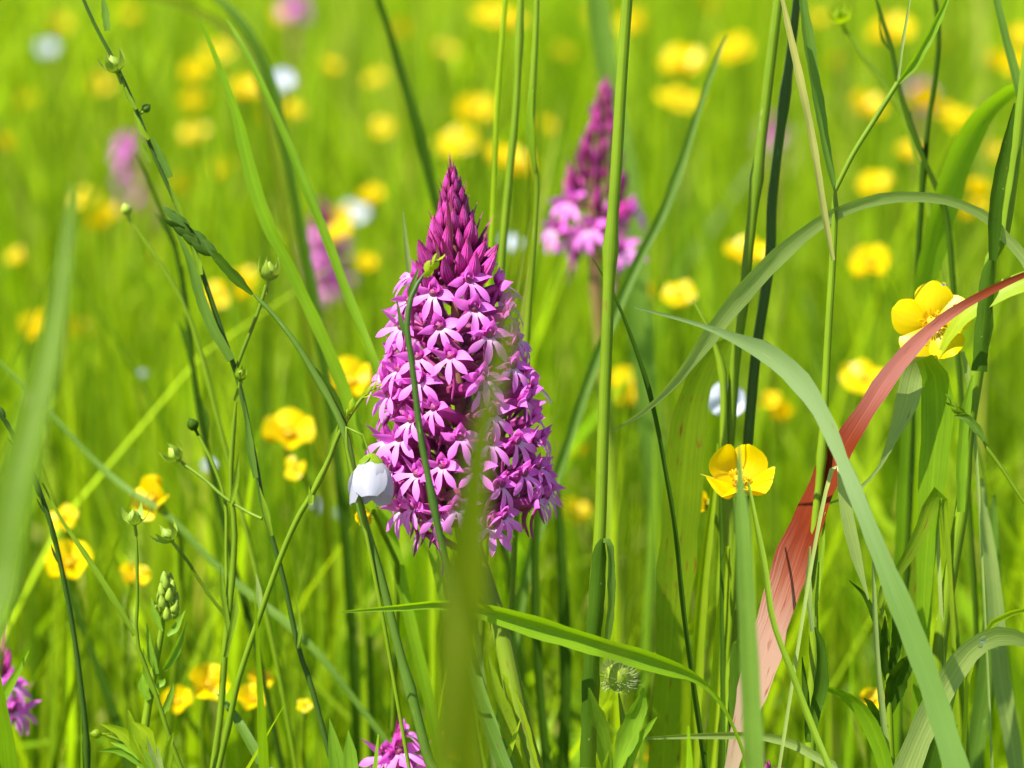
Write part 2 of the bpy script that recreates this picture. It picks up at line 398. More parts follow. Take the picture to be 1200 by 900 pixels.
# ------------------------------------------------------------------ meadow that nobody could count
def field(name, N, yr, hmean, hsd, hmax, wr, seg=6, label='', tintlo=(.34, .46, .5), tinthi=(1.35, 1.25, 1.2), bend=1.0, pexp=1.0, hfun=None):
    y = yr[0] + (yr[1] - yr[0]) * nrg.random(N) ** pexp
    x = (nrg.random(N) * 2 - 1) * (.30 + .36 * (y + .75))
    h = np.clip(nrg.normal(hmean, hsd, N), .03, hmax)
    if hfun is not None: h = h * hfun(x, y)
    w = wr[0] + (wr[1] - wr[0]) * nrg.random(N)
    cl = sum(np.sin(x * a + y * b2 + c0) for a, b2, c0 in ((31, 12, 0), (17, -21, 2), (57, 25, 1), (9, 33, 4), (75, -40, 3))) / 2.2   # tufts
    h = h * (1 + .22 * cl)
    az = nrg.random(N) * 2 * np.pi; lean = nrg.random(N) ** 1.5 * .75 * bend
    faz = nrg.random(N) * 2 * np.pi
    t = np.linspace(0, 1, seg)
    prof = np.interp(t, [0, .2, .6, .85, 1], [.7, 1, .9, .5, .04])
    hx = np.cos(az)[:, None] * (h * lean)[:, None] * t[None] ** 2
    hy = np.sin(az)[:, None] * (h * lean)[:, None] * t[None] ** 2
    droop = (np.maximum(0, lean - .35) * .9)[:, None] * t[None] ** 3
    hz = h[:, None] * (t[None] - droop * t[None]) - .004
    tw = faz[:, None] + (nrg.normal(0, .7, N))[:, None] * t[None]
    sx = np.cos(tw) * w[:, None] * .5 * prof[None]; sy = np.sin(tw) * w[:, None] * .5 * prof[None]
    V = np.empty((N, seg, 2, 3), np.float32)
    V[..., 0, 0] = x[:, None] + hx - sx; V[..., 0, 1] = y[:, None] + hy - sy; V[..., 0, 2] = hz
    V[..., 1, 0] = x[:, None] + hx + sx; V[..., 1, 1] = y[:, None] + hy + sy; V[..., 1, 2] = hz
    V = V.reshape(-1, 3)
    base = (np.arange(N) * seg * 2)[:, None] + (np.arange(seg - 1) * 2)[None]
    F = np.stack([base, base + 1, base + 3, base + 2], -1).reshape(-1, 4)
    me = bpy.data.meshes.new(name)
    me.vertices.add(len(V)); me.vertices.foreach_set('co', V.ravel())
    me.loops.add(F.size); me.loops.foreach_set('vertex_index', F.ravel().astype(np.int32))
    me.polygons.add(len(F)); me.polygons.foreach_set('loop_start', (np.arange(len(F)) * 4).astype(np.int32))
    me.polygons.foreach_set('loop_total', np.full(len(F), 4, np.int32))
    me.update(calc_edges=True)
    uvv = np.empty((N, seg, 2, 2), np.float32); uvv[..., 0, 0] = 0; uvv[..., 1, 0] = 1; uvv[..., 1] = t[None, :, None]
    uvv = uvv.reshape(-1, 2)
    me.uv_layers.new(name='UVMap').data.foreach_set('uv', uvv[F.ravel()].ravel())
    lo = np.array(tintlo); hi = np.array(tinthi)
    k = nrg.random(N)[:, None]; tint = lo + (hi - lo) * k
    tint = tint * (.8 + .4 * nrg.random(N))[:, None]
    tint = tint * np.clip(1 + .28 * cl, .5, 1.5)[:, None]
    dry = nrg.random(N) < .05; tint[dry] = np.array([1.7, 1.15, 12.0])
    ca = me.color_attributes.new('tint', 'FLOAT_COLOR', 'POINT')
    cv = np.ones((N, seg * 2, 4), np.float32); cv[..., :3] = tint[:, None, :]
    ca.data.foreach_set('color', cv.ravel())
    me.polygons.foreach_set('use_smooth', [True] * len(F)); me.materials.append(M['field'])
    o = link(name, me); o['kind'] = 'stuff'; tag(o, label, 'grass')
    return o

def hnear(x, y): return np.interp(y, [-.75, -.1, .05, .16, .5, 1.3], [.55, .60, .66, .92, 1.0, 1.12])
field('meadow_grass', 23000, (-.75, 1.3), .150, .05, .25, (.002, .005), label='fine green grass filling the meadow around and just behind the orchids', hfun=hnear, bend=.75)
field('distant_meadow_grass', 24000, (1.2, 5.5), .20, .06, .33, (.003, .006), label='soft yellow green grass spreading far behind the flowers', tintlo=(.62, .66, .7), tinthi=(1.38, 1.28, 1.2), pexp=1.35)
field('meadow_herbs', 11000, (-.5, 2.2), .095, .04, .18, (.005, .011), label='low broad leaved herbs under the grass of the meadow', tintlo=(.7, .85, .8), tinthi=(1.15, 1.15, 1.0), bend=1.7)

field('meadow_stalks', 1700, (.07, 1.9), .205, .035, .29, (.0010, .0022), label='thin upright grass stalks scattered through the meadow behind the orchids', tintlo=(.25, .36, .4), tinthi=(1.3, 1.15, 1.2), bend=.55)

# ------------------------------------------------------------------ single grass blades and stems
def blade(label, mat, d, s, w, roll=None, fold=.25, root=True, drift=1.0, name='grass_shoot', cat='grass blade', wave=.04, group=None):
    pts, ws = world_path(s, d, w, root, drift)
    if roll is None: roll = (rng.uniform(-35, 35), rng.uniform(-35, 35))
    k = 1 / max(.6, math.cos(math.radians(roll[0] if isinstance(roll, (tuple, list)) else roll)))
    b = base_of(pts); g = Geo(); ribbon(g, pts, [q * min(k, 1.3) for q in ws], roll, fold, wave=wave)
    g.v = [(p[0] - b.x, p[1] - b.y, p[2]) for p in g.v]
    o = link(name, g.mesh(name, mat)); o.location = b
    return tag(o, label, cat, group)

class Plant:
    """an Empty at the root; parts are added in world coordinates"""
    def __init__(s, name, label, cat, root_pt, group=None):
        s.b = Vector((root_pt.x, root_pt.y, 0)); s.o = tag(empty(name, s.b), label, cat, group)
    def part(s, name, g, mat, parent=None):
        g.v = [(p[0] - s.b.x, p[1] - s.b.y, p[2]) for p in g.v]
        return link(name, g.mesh(name, mat), parent or s.o)
    def stem(s, st, d, r, mat='stem', root=False, name='stem', seg=8, drift=1.0):
        pts, ws = world_path(st, d, r if isinstance(r, (list, tuple)) else [r, r], root, drift)
        g = Geo(); tube(g, pts, [max(q, .00012) for q in ws], seg, cap=False); return s.part(name, g, mat)
    def leaf(s, st, d, w, mat='grass', roll=None, fold=.3, name='leaf'):
        pts, ws = world_path(st, d, w, False)
        if roll is None: roll = (rng.uniform(-30, 30), rng.uniform(-30, 30))
        g = Geo(); ribbon(g, pts, ws, roll, fold, wave=.05); return s.part(name, g, mat)

def plant(name, label, cat, st, d, r, mat='stem', drift=1.0, group=None):
    pts, ws = world_path(st, d, r if isinstance(r, (list, tuple)) else [r, r], True, drift)
    p = Plant(name, label, cat, pts[0], group)
    jn = [rng.uniform(.45, .7), rng.uniform(.72, .95)] if name == 'grass_stalk' else []
    g = Geo(); tube(g, pts, [max(q, .00012) for q in ws], 8, 90 if jn else None, joints=jn); p.part('stem', g, mat)
    return p

def capsule(p, x, y, d, dirpx, r_px, mat='capsule', openness=.5, sep=True):
    """round seed capsule held in five pointed sepals; dirpx = picture direction in which it points"""
    c = P(x, y, d); k = PXM * (FOC + d / 100) / FOC; r = r_px * k * .84
    z = (RIGHT * dirpx[0] - UPV * dirpx[1] - FWD * .25).normalized()
    m = to_frame(c, z, rng.random() * 6)
    g = Geo(); lathe(g, [(1.8 * k, -2.6 * r), (1.8 * k, -1.2 * r), (.3 * r, -.98 * r), (.6 * r, -.75 * r), (.95 * r, -.2 * r), (.95 * r, .25 * r), (.6 * r, .8 * r), (.2 * r, 1.1 * r), (.02 * r, 1.35 * r)], 15, mat=m, rib=.05, nrib=5)
    cap = p.part('seed_capsule', g, mat)
    if sep:
        for i in range(5):
            a = 6.2832 * i / 5; g = Geo()
            R = m @ Matrix.Rotation(a, 4, 'Z')
            petal(g, R @ Vector((.35 * r, 0, -1.0 * r)), R @ Vector(((1.6 + .5 * openness) * r, 0, -.4 * r)), R @ Vector(((.9 + openness * 1.7) * r, 0, (1.9 - .3 * openness) * r)),
                  [.35 * r, .68 * r, .74 * r, .56 * r, .28 * r, .01 * r], side=R.to_3x3() @ Vector((0, 1, 0)), cup=-.25, rows=6, cols=2)
            p.part('sepal', g, mat, cap)
    return cap

def spikelet(p, st, d, w_px, mat='stem', n=9, name='spikelet'):
    px = parse(st, d); pts = [P(*q) for q in px]; c, _ = catmull(pts, n + 2)
    w = w_px * PXM; g = Geo()
    L = sum((pts[i + 1] - pts[i]).length for i in range(len(pts) - 1))
    for k in range(n):
        T = (c[k + 1] - c[k]).normalized(); a = k * math.pi + rng.uniform(-.5, .5)
        S = T.cross(FWD).normalized() * (1 if k % 2 else -1)
        N = (-FWD * rng.uniform(-.3, .8) + S * .4).normalized()
        q0 = c[k] ; q2 = c[k] + T * (L * .42) + S * w * .22
        petal(g, q0, (q0 + q2) / 2 + S * w * .3, q2, [w * .10, w * .22, w * .24, w * .16, w * .01], nrm=N, cup=-.4, rows=5, cols=2)
    return p.part(name, g, mat)

# ---- left side
f1 = plant('flax_plant', 'tall leaning flax stem with narrow leaves and green capsules, left of the tall orchid', 'flax',
      '392,900 385,880 365,805 350,760 330,670 310,600 300,545 287,480 276,435 262,395 247,350 230,300 215,260 200,225 180,180 160,130 138,80 113,33 98,0 88,-25', .6,
      [3.4, 3.4, 3.2, 3, 3, 3, 3, 3, 3, 2.6, 2.4, 2.4, 2.2, 2, 2], 'stemdark')
for st, w in (('126,36 124,18 119,-14', 10), ('175,163 165,150 156,130', 8), ('200,208 190,185 178,160', 11), ('176,190 168,175 161,158', 8),
              ('271,422 250,385 235,350 222,305 205,268', 13), ('236,322 231,305 224,286', 8), ('160,128 150,112 143,90', 6),
              ('300,560 293,520 286,470', 10), ('350,760 352,735 347,700', 6), ('318,628 312,600 304,570', 7), ('213,255 207,238 198,215', 7)):
    f1.leaf(st, .4, w, 'blue' if w > 9 else 'stem')
f1.stem('277,432 285,410 300,372 309,345 312,334', .6, 2.2, 'stem', name='branch')
capsule(f1, 315, 319, .6, (.1, -1), 12, openness=.15)
f1.stem('143,90 140,86', .4, 2, 'stem', name='branch'); capsule(f1, 134, 76, .4, (-.35, -1), 11, openness=.5)
f1.stem('162,135 168,131', .6, 1.6, 'stem', name='branch'); capsule(f1, 171, 127, .8, (.8, -.6), 6.5, 'blue', sep=False)
f1.stem('307,608 290,600 262,582 240,562 214,543', (.6, 1.5), 2, 'stem', name='branch'); capsule(f1, 205, 533, 1.5, (-.9, -1), 10, openness=.45)
capsule(f1, 282, 440, .3, (.15, -1), 7, 'stem', openness=.1)

f2 = plant('flax_plant', 'pale green flax stem with star shaped open calyx and small dark round bud', 'flax',
      '250,900 258,840 264,760 272,680 275,620 270,570 273,510 277,470', 1, [4.2, 4, 4, 3.8, 3.4, 3, 3, 2.2], 'stem')
f2.stem('266,700 265,650 264,590 250,545 233,511', (1, 1.6), 2.0, 'stem', name='branch'); capsule(f2, 226, 498, 1.6, (-.5, -1), 8.5, 'dark', sep=False)
f2.stem('264,722 240,690 220,658 206,641', (1, .6), 2.0, 'stem', name='branch'); capsule(f2, 197, 628, .5, (-.7, -1), 10, openness=.75)
for st, w in (('271,590 277,560 280,530', 7), ('268,740 262,700 258,660', 7), ('276,470 281,455 284,438', 8), ('264,770 275,720 277,690', 8)):
    f2.leaf(st, .9, w, 'stem')

f3 = plant('flax_plant', 'slender stem carrying one upright star shaped calyx above the leafy bud', 'flax',
      '214,905 200,870 185,820 170,780 160,748 161,700 160,625', 0, [3.2, 3, 2.8, 2.6, 2.2, 2, 2], 'stem')
capsule(f3, 157, 607, 0, (-.1, -1), 10, openness=.95)
f3.leaf('158,745 135,705 100,650 72,608 50,566', .2, [5, 8, 6, 4, 2], 'stem')
f3.leaf('184,815 172,790 168,760', 0, 9, 'herb'); f3.leaf('190,838 200,815 203,800', 0, 8, 'herb')

p = plant('grass_stalk', 'dark leaning grass stem with jointed side spikes at the meadow edge by buttercups', 'grass stem',
      '103,905 100,850 87,747 70,657 55,600 35,550 10,500 -12,470', (1, -.5), [3.4, 3.4, 3.2, 3, 3, 3, 2.6, 2], 'stemdark')
for st in ('36,552 24,530 10,512', '14,506 4,488 0,470', '60,615 46,585 40,560', '74,675 63,640 60,612'):
    spikelet(p, st, 0, 9, 'stemdark', 4)

p = plant('leafy_bud_plant', 'short green plant topped by a tight cone of unopened leafy buds', 'wildflower',
      '165,905 170,850 180,790 188,745 194,712', .4, [5, 5, 4.5, 4, 3], 'stem')
for i in range(16):
    t = i / 15; yy = 722 - 42 * t; a = i * 2.4; xx = 196 + math.sin(a) * 13 * (1 - .75 * t)
    g = Geo(); c = P(xx, yy, .4 - math.cos(a) * .25)
    k = PXM; up = UPV + RIGHT * math.sin(a) * .45 * (1 - t) - FWD * math.cos(a) * .4
    lathe(g, [(.5 * k, -7 * k), (4.6 * k, -4 * k), (5.6 * k, 0), (4 * k, 6 * k), (1 * k, 12 * k)], 8, mat=to_frame(c, up, a)); p.part('bud', g, 'capsule')
for st, w in (('192,785 205,765 219,728', 13), ('184,790 178,770 172,730', 11), ('190,740 182,720 177,700', 9), ('196,745 207,735 217,715', 10), ('175,820 168,805 167,790', 14), ('183,805 190,800 193,795', 10)):
    p.leaf(st, .2, [w * .4, w, w * .9, w * .1], 'herb')

p = plant('leafy_plant', 'bright lime tuft of lance shaped leaves with one browned bud', 'leafy plant', '185,930 180,905 170,890', -.5, [5, 5, 4], 'stem')
for st, w, m in (('178,905 160,870 150,832', 20, 'lime'), ('172,898 145,860 118,848', 16, 'lime'), ('180,905 165,885 130,870', 14, 'herb'), ('190,905 180,880 172,862', 14, 'pale'),
              ('196,905 197,880 203,858', 12, 'lime'), ('185,905 172,860 155,845', 14, 'lime'), ('170,900 140,880 115,880', 10, 'herb')):
    p.leaf(st, -.6, [w * .45, w, w * .9, w * .1], m)
p.stem('172,895 150,872 125,862', -.5, 2, 'stem', name='branch'); capsule(p, 113, 860, -.5, (-1, -.1), 7, 'spot', sep=False)

blade('wide soft foreground grass blade rising past the jointed dark stalk', 'mid', (-20, -16), '-18,780 0,690 18,590 38,500 56,420 70,350 80,270 84,215', [26, 34, 38, 36, 28, 20, 12, 4], (-35, -20))
blade('long grass leaf slanting downward to the right below the flax calyx', 'blue', (6, 9), '400,800 340,735 300,703 250,660 197,605 150,575 110,540 50,475 -5,420', [8, 10, 10, 9, 8, 8, 8, 6, 3], (20, 30))
blade('short pointed blade tip beside the half hidden pink orchid', 'grass', 1, '-24,868 -5,830 15,797 34,762', [9, 11, 9, 1])
blade('blue green blade leaning left under the buttercups', 'blue', (0, 2), '330,925 312,903 290,865 270,832 253,812', [13, 13, 12, 8, 1])
blade('dark blurred blade behind the slender calyx stem', 'dark', 10, '150,900 138,850 122,800 103,750 80,690 66,640', [10, 11, 11, 9, 7, 2])
blade('small upright pointed leaf below the flax stem', 'herb', -1.5, '398,930 396,905 392,875 386,842', [16, 18, 15, 1], (20, 0))
blade('broad pointed leaf tip beside the low pink orchid', 'herb', -2, '412,940 412,905 410,880 408,856', [18, 19, 14, 1], (-20, 0))

p = plant('grass_stalk', 'blue green grass stem ending in a drooping closed spikelet', 'grass stem',
      '512,910 503,893 487,833 467,760 447,680 427,613 415,560 405,510 390,475 370,440 345,400 320,368 296,344', (-2, -.5), [6, 6, 5.6, 5.4, 5.2, 5, 4.4, 4, 3.4, 2.8, 2.4], 'blue')
p.leaf('296,345 276,326 255,303 243,292', -.6, [4, 13, 11, 2], 'dark', fold=.6)
p.leaf('290,338 262,308 240,285 222,268', -.5, [3, 6, 6, 2], 'stem', fold=.6)
spikelet(p, '254,304 232,283 214,267 199,256', -.6, 24, 'stemdark', 9)
p.leaf('408,520 398,485 385,455 370,431', -.9, [6, 12, 10, 1], 'dark')

p = plant('grass_stalk', 'pale jointed grass stem reaching up to the pink orchid flowers', 'grass stem',
      '272,830 283,785 305,720 330,650 350,605 365,580 385,540 398,507 420,472 434,458', (-.2, -.8), [3.4, 3.4, 3.4, 3.2, 3.6, 3, 3, 2.6, 2.2, 2], 'stem')
spikelet(p, '425,466 436,456 449,446', -.8, 14, 'lime', 5); spikelet(p, '400,498 410,480 416,468', -.8, 12, 'lime', 4)
p.leaf('388,535 390,515 396,497', -.6, 9, 'stem'); p.leaf('366,580 364,590 362,570', -.6, 6, 'stem'); p.leaf('306,718 303,690 300,672', -.3, 7, 'pale')

blade('dark green blade with slender tip rising left of the orchid', 'grass', (3, 2), '470,680 450,600 430,540 405,462 378,395 350,335 333,300 318,272 300,225 286,170 278,135 262,90 246,50 233,22', [13, 13, 13, 13, 13, 13, 14, 14, 14, 15, 11, 7, 5, 2], (25, -20))
blade('long straight bright green blade crossing toward the orchid from upper left', 'grass', (2, 4), '520,700 495,600 468,505 437,420 424,385 405,340 385,287 352,203 330,150 300,85 282,50 266,24', [11, 11, 11, 11, 11, 11, 11, 11, 9, 7, 5, 2], (-15, 20))
blade('dark blurred arching blade above the white flax flower', 'dark', (14, 18), '345,230 328,150 312,85 285,30 250,-5 225,-25', [13, 14, 14, 12, 8, 3])
blade('faint olive blade arching over from the upper left', 'olive', (20, 25), '320,170 300,80 270,40 235,15 195,0 150,-8', [13, 13, 12, 10, 7, 3])
p = plant('flax_plant', 'thin blurred flax stem with one small nodding bud', 'flax', '250,470 228,390 210,345 185,305 165,275 152,256', 5, [3, 2.6, 2.4, 2.2, 2, 2], 'stem')
capsule(p, 148, 246, 5, (-.3, -1), 8, 'capsule', sep=False)
p = plant('flax_plant', 'out of focus flax stem standing behind the leaning flax', 'flax', '330,900 300,760 268,640 250,560 236,500 226,430 218,360 205,290 180,225 160,180', 8, [4, 4, 3.6, 3.4, 3.2, 3, 3, 2.6, 2, 2], 'dark')
for st, w in (('226,430 219,400 208,375', 9), ('219,365 214,335 214,310', 8), ('240,520 240,490 234,465', 9), ('205,290 192,262 182,250', 9)): p.leaf(st, 8, w, 'dark')

# ---- middle
p = plant('grass_stalk', 'thin green stem with yellow green bud crossing in front of the orchid flowers', 'grass stem',
      '545,790 533,720 527,680 518,640 508,590 500,550 492,505 487,460 482,420 477,385 480,355 488,335 499,318', (-4, -3), [4.4, 4.2, 4.2, 4, 4, 4, 4, 3.8, 3.6, 3.6, 3.4, 3, 2.6], 'stemdark')
p.leaf('478,398 471,380 465,352', -3.2, [3, 7, 2], 'stemdark'); p.leaf('481,358 482,340 490,315', -3.1, [3, 9, 2], 'blue'); p.leaf('486,440 484,425 483,405', -3.2, [2, 6, 1], 'stem')
spikelet(p, '496,323 506,310 517,297', -3.1, 17, 'lime', 5)

blade('very blurred olive grass blade close to the lens crossing the orchid stem', 'olive', (-24, -26), '575,1060 556,930 545,850 535,775 546,690 553,610 562,530 577,455 596,390 610,325 619,255 624,185 627,90', [30, 36, 42, 50, 52, 42, 30, 22, 17, 15, 14, 10, 3], (10, -15), drift=.4)
blade('broad blurred foreground leaf tip beside the orchid stem', 'olive', (-27, -25), '520,1080 515,960 520,850 527,760 526,700 512,640', [18, 22, 26, 24, 14, 2], (10, 10), drift=.4)
blade('faint brownish blurred stalk close to the lens near the hairy seed head', 'olive', (-33, -30), '690,1000 703,890 715,800 728,720 742,650 752,560', [9, 10, 11, 9, 6, 2], (0, 20), drift=.4)
blade('soft pale foreground blade passing in front of the sharp buttercup', 'blue', (-9, -8), '895,1000 884,900 881,830 877,740 872,650 869,600 867,560 866,520', [22, 23, 23, 22, 19, 15, 8, 2], (10, -5), drift=.4)

p = plant('grass_stalk', 'tall straight light green stem standing before the smaller orchid', 'grass stem',
      '690,905 692,800 697,700 703,620 707,500 711,400 715,300 722,200 728,100 735,0 742,-90', (-1, -1.5), [8, 8, 7.6, 7.2, 7, 7, 7, 6.8, 6.6, 6.4, 5], 'stem')
p.leaf('690,900 693,800 699,710 703,650 706,632', -1.8, [20, 20, 19, 17, 5], 'dark', (10, 10), fold=-.5, name='sheath')
p.leaf('707,634 714,640 716,690 713,735 708,770', -1.9, [7, 10, 11, 10, 3], 'blue', (-40, -20))
blade('thin dark arching leaf curving over right of the tall stem', 'dark', (-.5, 0), '826,915 822,880 810,795 800,720 793,650 787,600 778,548 768,495 754,440 735,385 716,340 694,303', [7, 7, 7, 6.5, 6, 6, 6, 6, 6, 5, 4, 1.5], (45, 45), fold=.5)
blade('bright leaf bent flat across the picture below the orchid', 'grass', (-1.5, -3), '892,960 876,897 860,852 840,817 813,793 780,780 740,766 680,748 610,727 560,713 515,707 470,711 400,717', [4, 4, 4, 5, 10, 20, 23, 25, 24, 18, 11, 8, 2], (15, -25), fold=.75)
blade('long diagonal blue green stem leaning right behind the orchids', 'blue', (7, 9), '600,760 622,650 643,583 667,513 685,458 704,405 724,358 750,300 777,247 800,185 822,117 843,60 852,42', [12, 12, 12, 12, 12, 12, 12, 12, 11, 10, 7, 4, 2], (20, 10), fold=.5)
p = plant('grass_stalk', 'narrow stem with swollen leaf sheath above the orchid tip', 'grass stem', '612,480 618,380 624,300 629,217 624,185 622,140 625,90 628,30 630,-40', 2.5, [3.4, 3.4, 3.4, 3.2, 3, 5, 4, 3.4, 3], 'stem')
p.leaf('626,200 621,150 624,105', 2.4, [3, 11, 3], 'grass')
for lb, st, w, m in (('thinner of two lime stems rising behind the orchid tip', '570,400 575,300 578,240 583,115 592,0 597,-70', [7, 7, 7, 6.4, 6, 4], 'lime'),
                  ('thicker of two lime stems rising behind the orchid tip', '580,430 587,320 592,255 598,195 605,120 610,0 613,-70', [9, 9, 9, 9, 8.6, 8, 5], 'stem')):
    plant('grass_stalk', lb, 'grass stem', st, 3.5, [a * .5 for a in w], m)
blade('dark soft edged stalk high behind the orchid with faint side leaf', 'dark', 13, '525,300 510,235 497,182 487,143 470,87 457,40 443,-2 435,-35', [11, 11, 12, 12, 11, 9, 8, 4], (20, 20))
blade('pale thin blade tip touching the orchid buds from the left', 'pale', 2.2, '500,420 488,360 478,305 472,248', [7, 9, 8, 1.5], (20, 20))

p = plant('hairy_seed_head', 'round fuzzy yellow green seed head on a short stalk', 'wildflower', '735,930 732,870 729,835 725,812', -1, [4, 3.6, 3.4, 3], 'stem')
g = Geo(); m0 = to_frame(P(724, 793, -1), UPV - FWD * .2); k = PXM
lathe(g, [(4 * k, -17 * k), (12 * k, -11 * k), (16 * k, 0), (13 * k, 10 * k), (5 * k, 16 * k), (.5 * k, 17 * k)], 12, mat=m0); head = p.part('head', g, 'capsule')
g = Geo()
for i in range(230):
    z = rng.uniform(-.8, 1); a = rng.random() * 6.283; r = math.sqrt(1 - z * z)
    dv = Vector((r * math.cos(a), r * math.sin(a), z)); q = dv * 13 * k; l = rng.uniform(9, 17) * k
    tube(g, [m0 @ q, m0 @ (q + dv * l * .6 + Vector((0, 0, .1 * l))), m0 @ (q + dv * l + Vector((rng.uniform(-.3, .3) * l, 0, .3 * l)))], [.35 * k, .3 * k, .1 * k], 3, 3)
h = p.part('hair', g, 'hair', head); h['kind'] = 'stuff'
def herb(label, st, d, leaves, r=4, mat='herb', lmat='herb'):
    p = plant('leafy_plant', label, 'leafy plant', st, d, r, 'stem')
    for s, w in leaves: p.leaf(s, (d, d - .6), [w * .45, w * .9, w, w * .7, w * .1], lmat)
    return p
herb('broad lance shaped leaves below the fuzzy seed head', '722,960 722,925 722,900', -1.4,
     [('722,905 735,865 748,832 754,806', 27), ('712,905 704,865 697,835 690,806', 24), ('735,905 748,870 760,852 770,840', 10), ('708,910 711,895 713,880', 9)])
blade('short lime blade tip at the foot of the orchid', 'lime', -1, '578,930 590,902 600,872 610,843', [7, 7, 6, 1])
blade('blue green leaf fanning out left of the orchid stem foot', 'blue', (-2, -.5), '602,930 588,893 568,842 550,790 540,745 535,715', [16, 18, 17, 14, 9, 2], (10, 30))
blade('narrow blue green leaf twisted beside the orchid stem foot', 'blue', (-1, .5), '612,940 590,880 570,830 556,780 548,735', [10, 11, 10, 7, 1.5], (50, 20))
blade('dark blurred stalk right of the orchid stem', 'dark', 6, '640,900 632,800 627,720 627,640 632,560', [11, 11, 11, 9, 5], (20, 20))
blade('second dark blurred stalk right of the orchid stem', 'dark', 8, '660,900 662,800 660,700 656,620 652,560', [14, 14, 13, 11, 5], (20, 20))

# ---- right side
plant('grass_stalk', 'left one of a pair of stout light stems leaning right', 'grass stem', '845,760 850,600 858,470 863,410 872,350 877,293 890,183 903,73 912,0 920,-70', (2, 1), [6.2, 6.2, 6.2, 6.2, 6.2, 6, 6, 6, 5.6, 4], 'stem')
plant('grass_stalk', 'darker right one of a pair of stout stems leaning right', 'grass stem', '862,700 870,600 878,500 887,407 902,305 905,233 917,133 928,50 935,-10 942,-70', (2.4, 1.4), [6.2, 6.2, 6.2, 6.4, 6.2, 6, 5.6, 5.4, 5, 4], 'stemdark')

p = plant('grass_stalk', 'forked grass stem with straw coloured strip and dark leaf at its joint', 'grass stem',
      '948,910 952,820 954,767 953,700 955,620 961,560 965,500 970,400 976,300 979,222', -.5, [6.5, 6.5, 6, 5.4, 5, 5, 4.6, 4.4, 4.2, 4], 'stem')
p.leaf('979,225 972,195 962,140 954,90 946,40 938,-20', -.3, [5, 10, 13, 14, 14, 8], 'blue', (30, 20))
p.leaf('976,305 968,262 955,180 946,130 936,85 925,33 915,-10', -1, [4, 8, 8, 9, 9, 8, 4], 'straw', (20, -20), fold=.5)
p.stem('979,222 1000,180 1025,140 1052,97', -.6, 3, 'stem', name='branch')
p.leaf('1052,98 1070,75 1085,50 1100,20 1114,-10', -.6, [4, 12, 12, 9, 4], 'grass', (20, 20), fold=.5)
p.leaf('1052,97 1058,50 1067,-5', -.6, [3, 4, 2], 'pale')
p.leaf('950,860 962,800 962,760 955,735', -1.2, [14, 16, 12, 3], 'dark', fold=.6)
p.leaf('948,870 944,810 940,770', -1, [8, 9, 1], 'dark'); p.leaf('953,722 962,660 967,600', -.8, [7, 8, 1], 'stem'); p.leaf('952,740 947,690 949,640', -1, [5, 9, 2], 'pale')

blade('long pale blade arching across in a wide curve toward the tall stem', 'pale', (0, -1), '1290,560 1250,420 1205,310 1180,280 1158,255 1115,236 1080,231 1040,232 1005,240 968,256 935,280 900,312 860,357 825,402 790,448 755,482 718,505', [10, 10, 10, 10, 10, 9, 9, 10, 11, 13, 15, 17, 18, 16, 9, 5, 1.5], (40, -30), fold=.15)
blade('wide grey green blade bending down past the red leaf with folded pale tip', 'fold', (-5, -2), '1160,1000 1122,900 1097,820 1053,702 1013,602 987,540 963,484 935,442 900,413 868,399 830,384 790,372 744,360', [28, 28, 27, 25, 19, 14, 20, 26, 25, 16, 5, 4, 2], (20, -25), fold=.15)
blade('large twisted red brown dying leaf sweeping up to the right', 'red', (0, -1), '846,960 862,885 882,812 902,750 921,692 941,632 962,580 985,532 1010,490 1040,443 1075,402 1110,371 1150,346 1200,322 1240,310', [12, 20, 38, 50, 54, 52, 46, 38, 27, 22, 19, 13, 9, 7, 3], (-10, 20, -20, -45, 10), fold=.18)
blade('lime leaf lit from behind hanging under the red leaf', 'lime', (-.4, .3), '1300,420 1262,350 1225,326 1180,338 1145,358 1118,384 1097,425', [8, 16, 22, 26, 24, 15, 2], (30, 30), fold=.2)
p = plant('grass_stalk', 'stout dark stem with light sheath right of the open buttercup', 'grass stem',
      '1090,905 1100,773 1110,697 1128,590 1133,517 1143,450 1153,383 1162,300 1175,280 1186,215 1196,130 1204,40', (.6, 0), [8.6, 8.6, 8.4, 8, 8, 8, 8, 7, 6.6, 6.4, 6, 4], 'stem')
p.leaf('1147,435 1152,385 1158,325 1163,300', -.2, [17, 18, 17, 6], 'dark', (0, 10), fold=-.5, name='sheath')
p.leaf('1163,305 1166,245 1176,185 1189,121', -.3, [10, 18, 16, 2], 'dark', (20, 20))
p.leaf('1126,600 1127,540 1132,480 1140,440', -.2, [10, 13, 12, 2], 'grass', (10, 10))
blade('blue green blade tip crossing down from above at the right', 'blue', (1.5, 2), '1230,500 1222,300 1207,200 1197,118 1180,50 1168,0 1160,-40', [10, 11, 11, 11, 10, 9, 6], (20, 20))
blade('broad soft green leaf bending over to the right behind the stems', 'grass', (5, 4), '1062,560 1070,430 1080,345 1092,297 1106,240 1123,187 1143,147 1163,123 1190,103 1225,90', [22, 24, 28, 34, 38, 38, 32, 26, 20, 8], (10, 40), fold=.15)
blade('green leaf with a folded pale half hanging below the open buttercup', 'grass', (.6, -.4), '1082,720 1086,640 1093,560 1098,490 1095,440 1083,419', [16, 24, 32, 34, 30, 20], (15, -10), fold=.12)
blade('pale hanging leaf strip tapering to a thread across the red leaf', 'pale', (.4, -.6), '1105,760 1098,600 1097,500 1090,436 1077,420 1070,440 1060,480 1045,515 1030,548 1000,578 965,592', [4, 5, 6, 12, 24, 25, 24, 11, 4, 4, 2], (-25, -20), fold=.12)
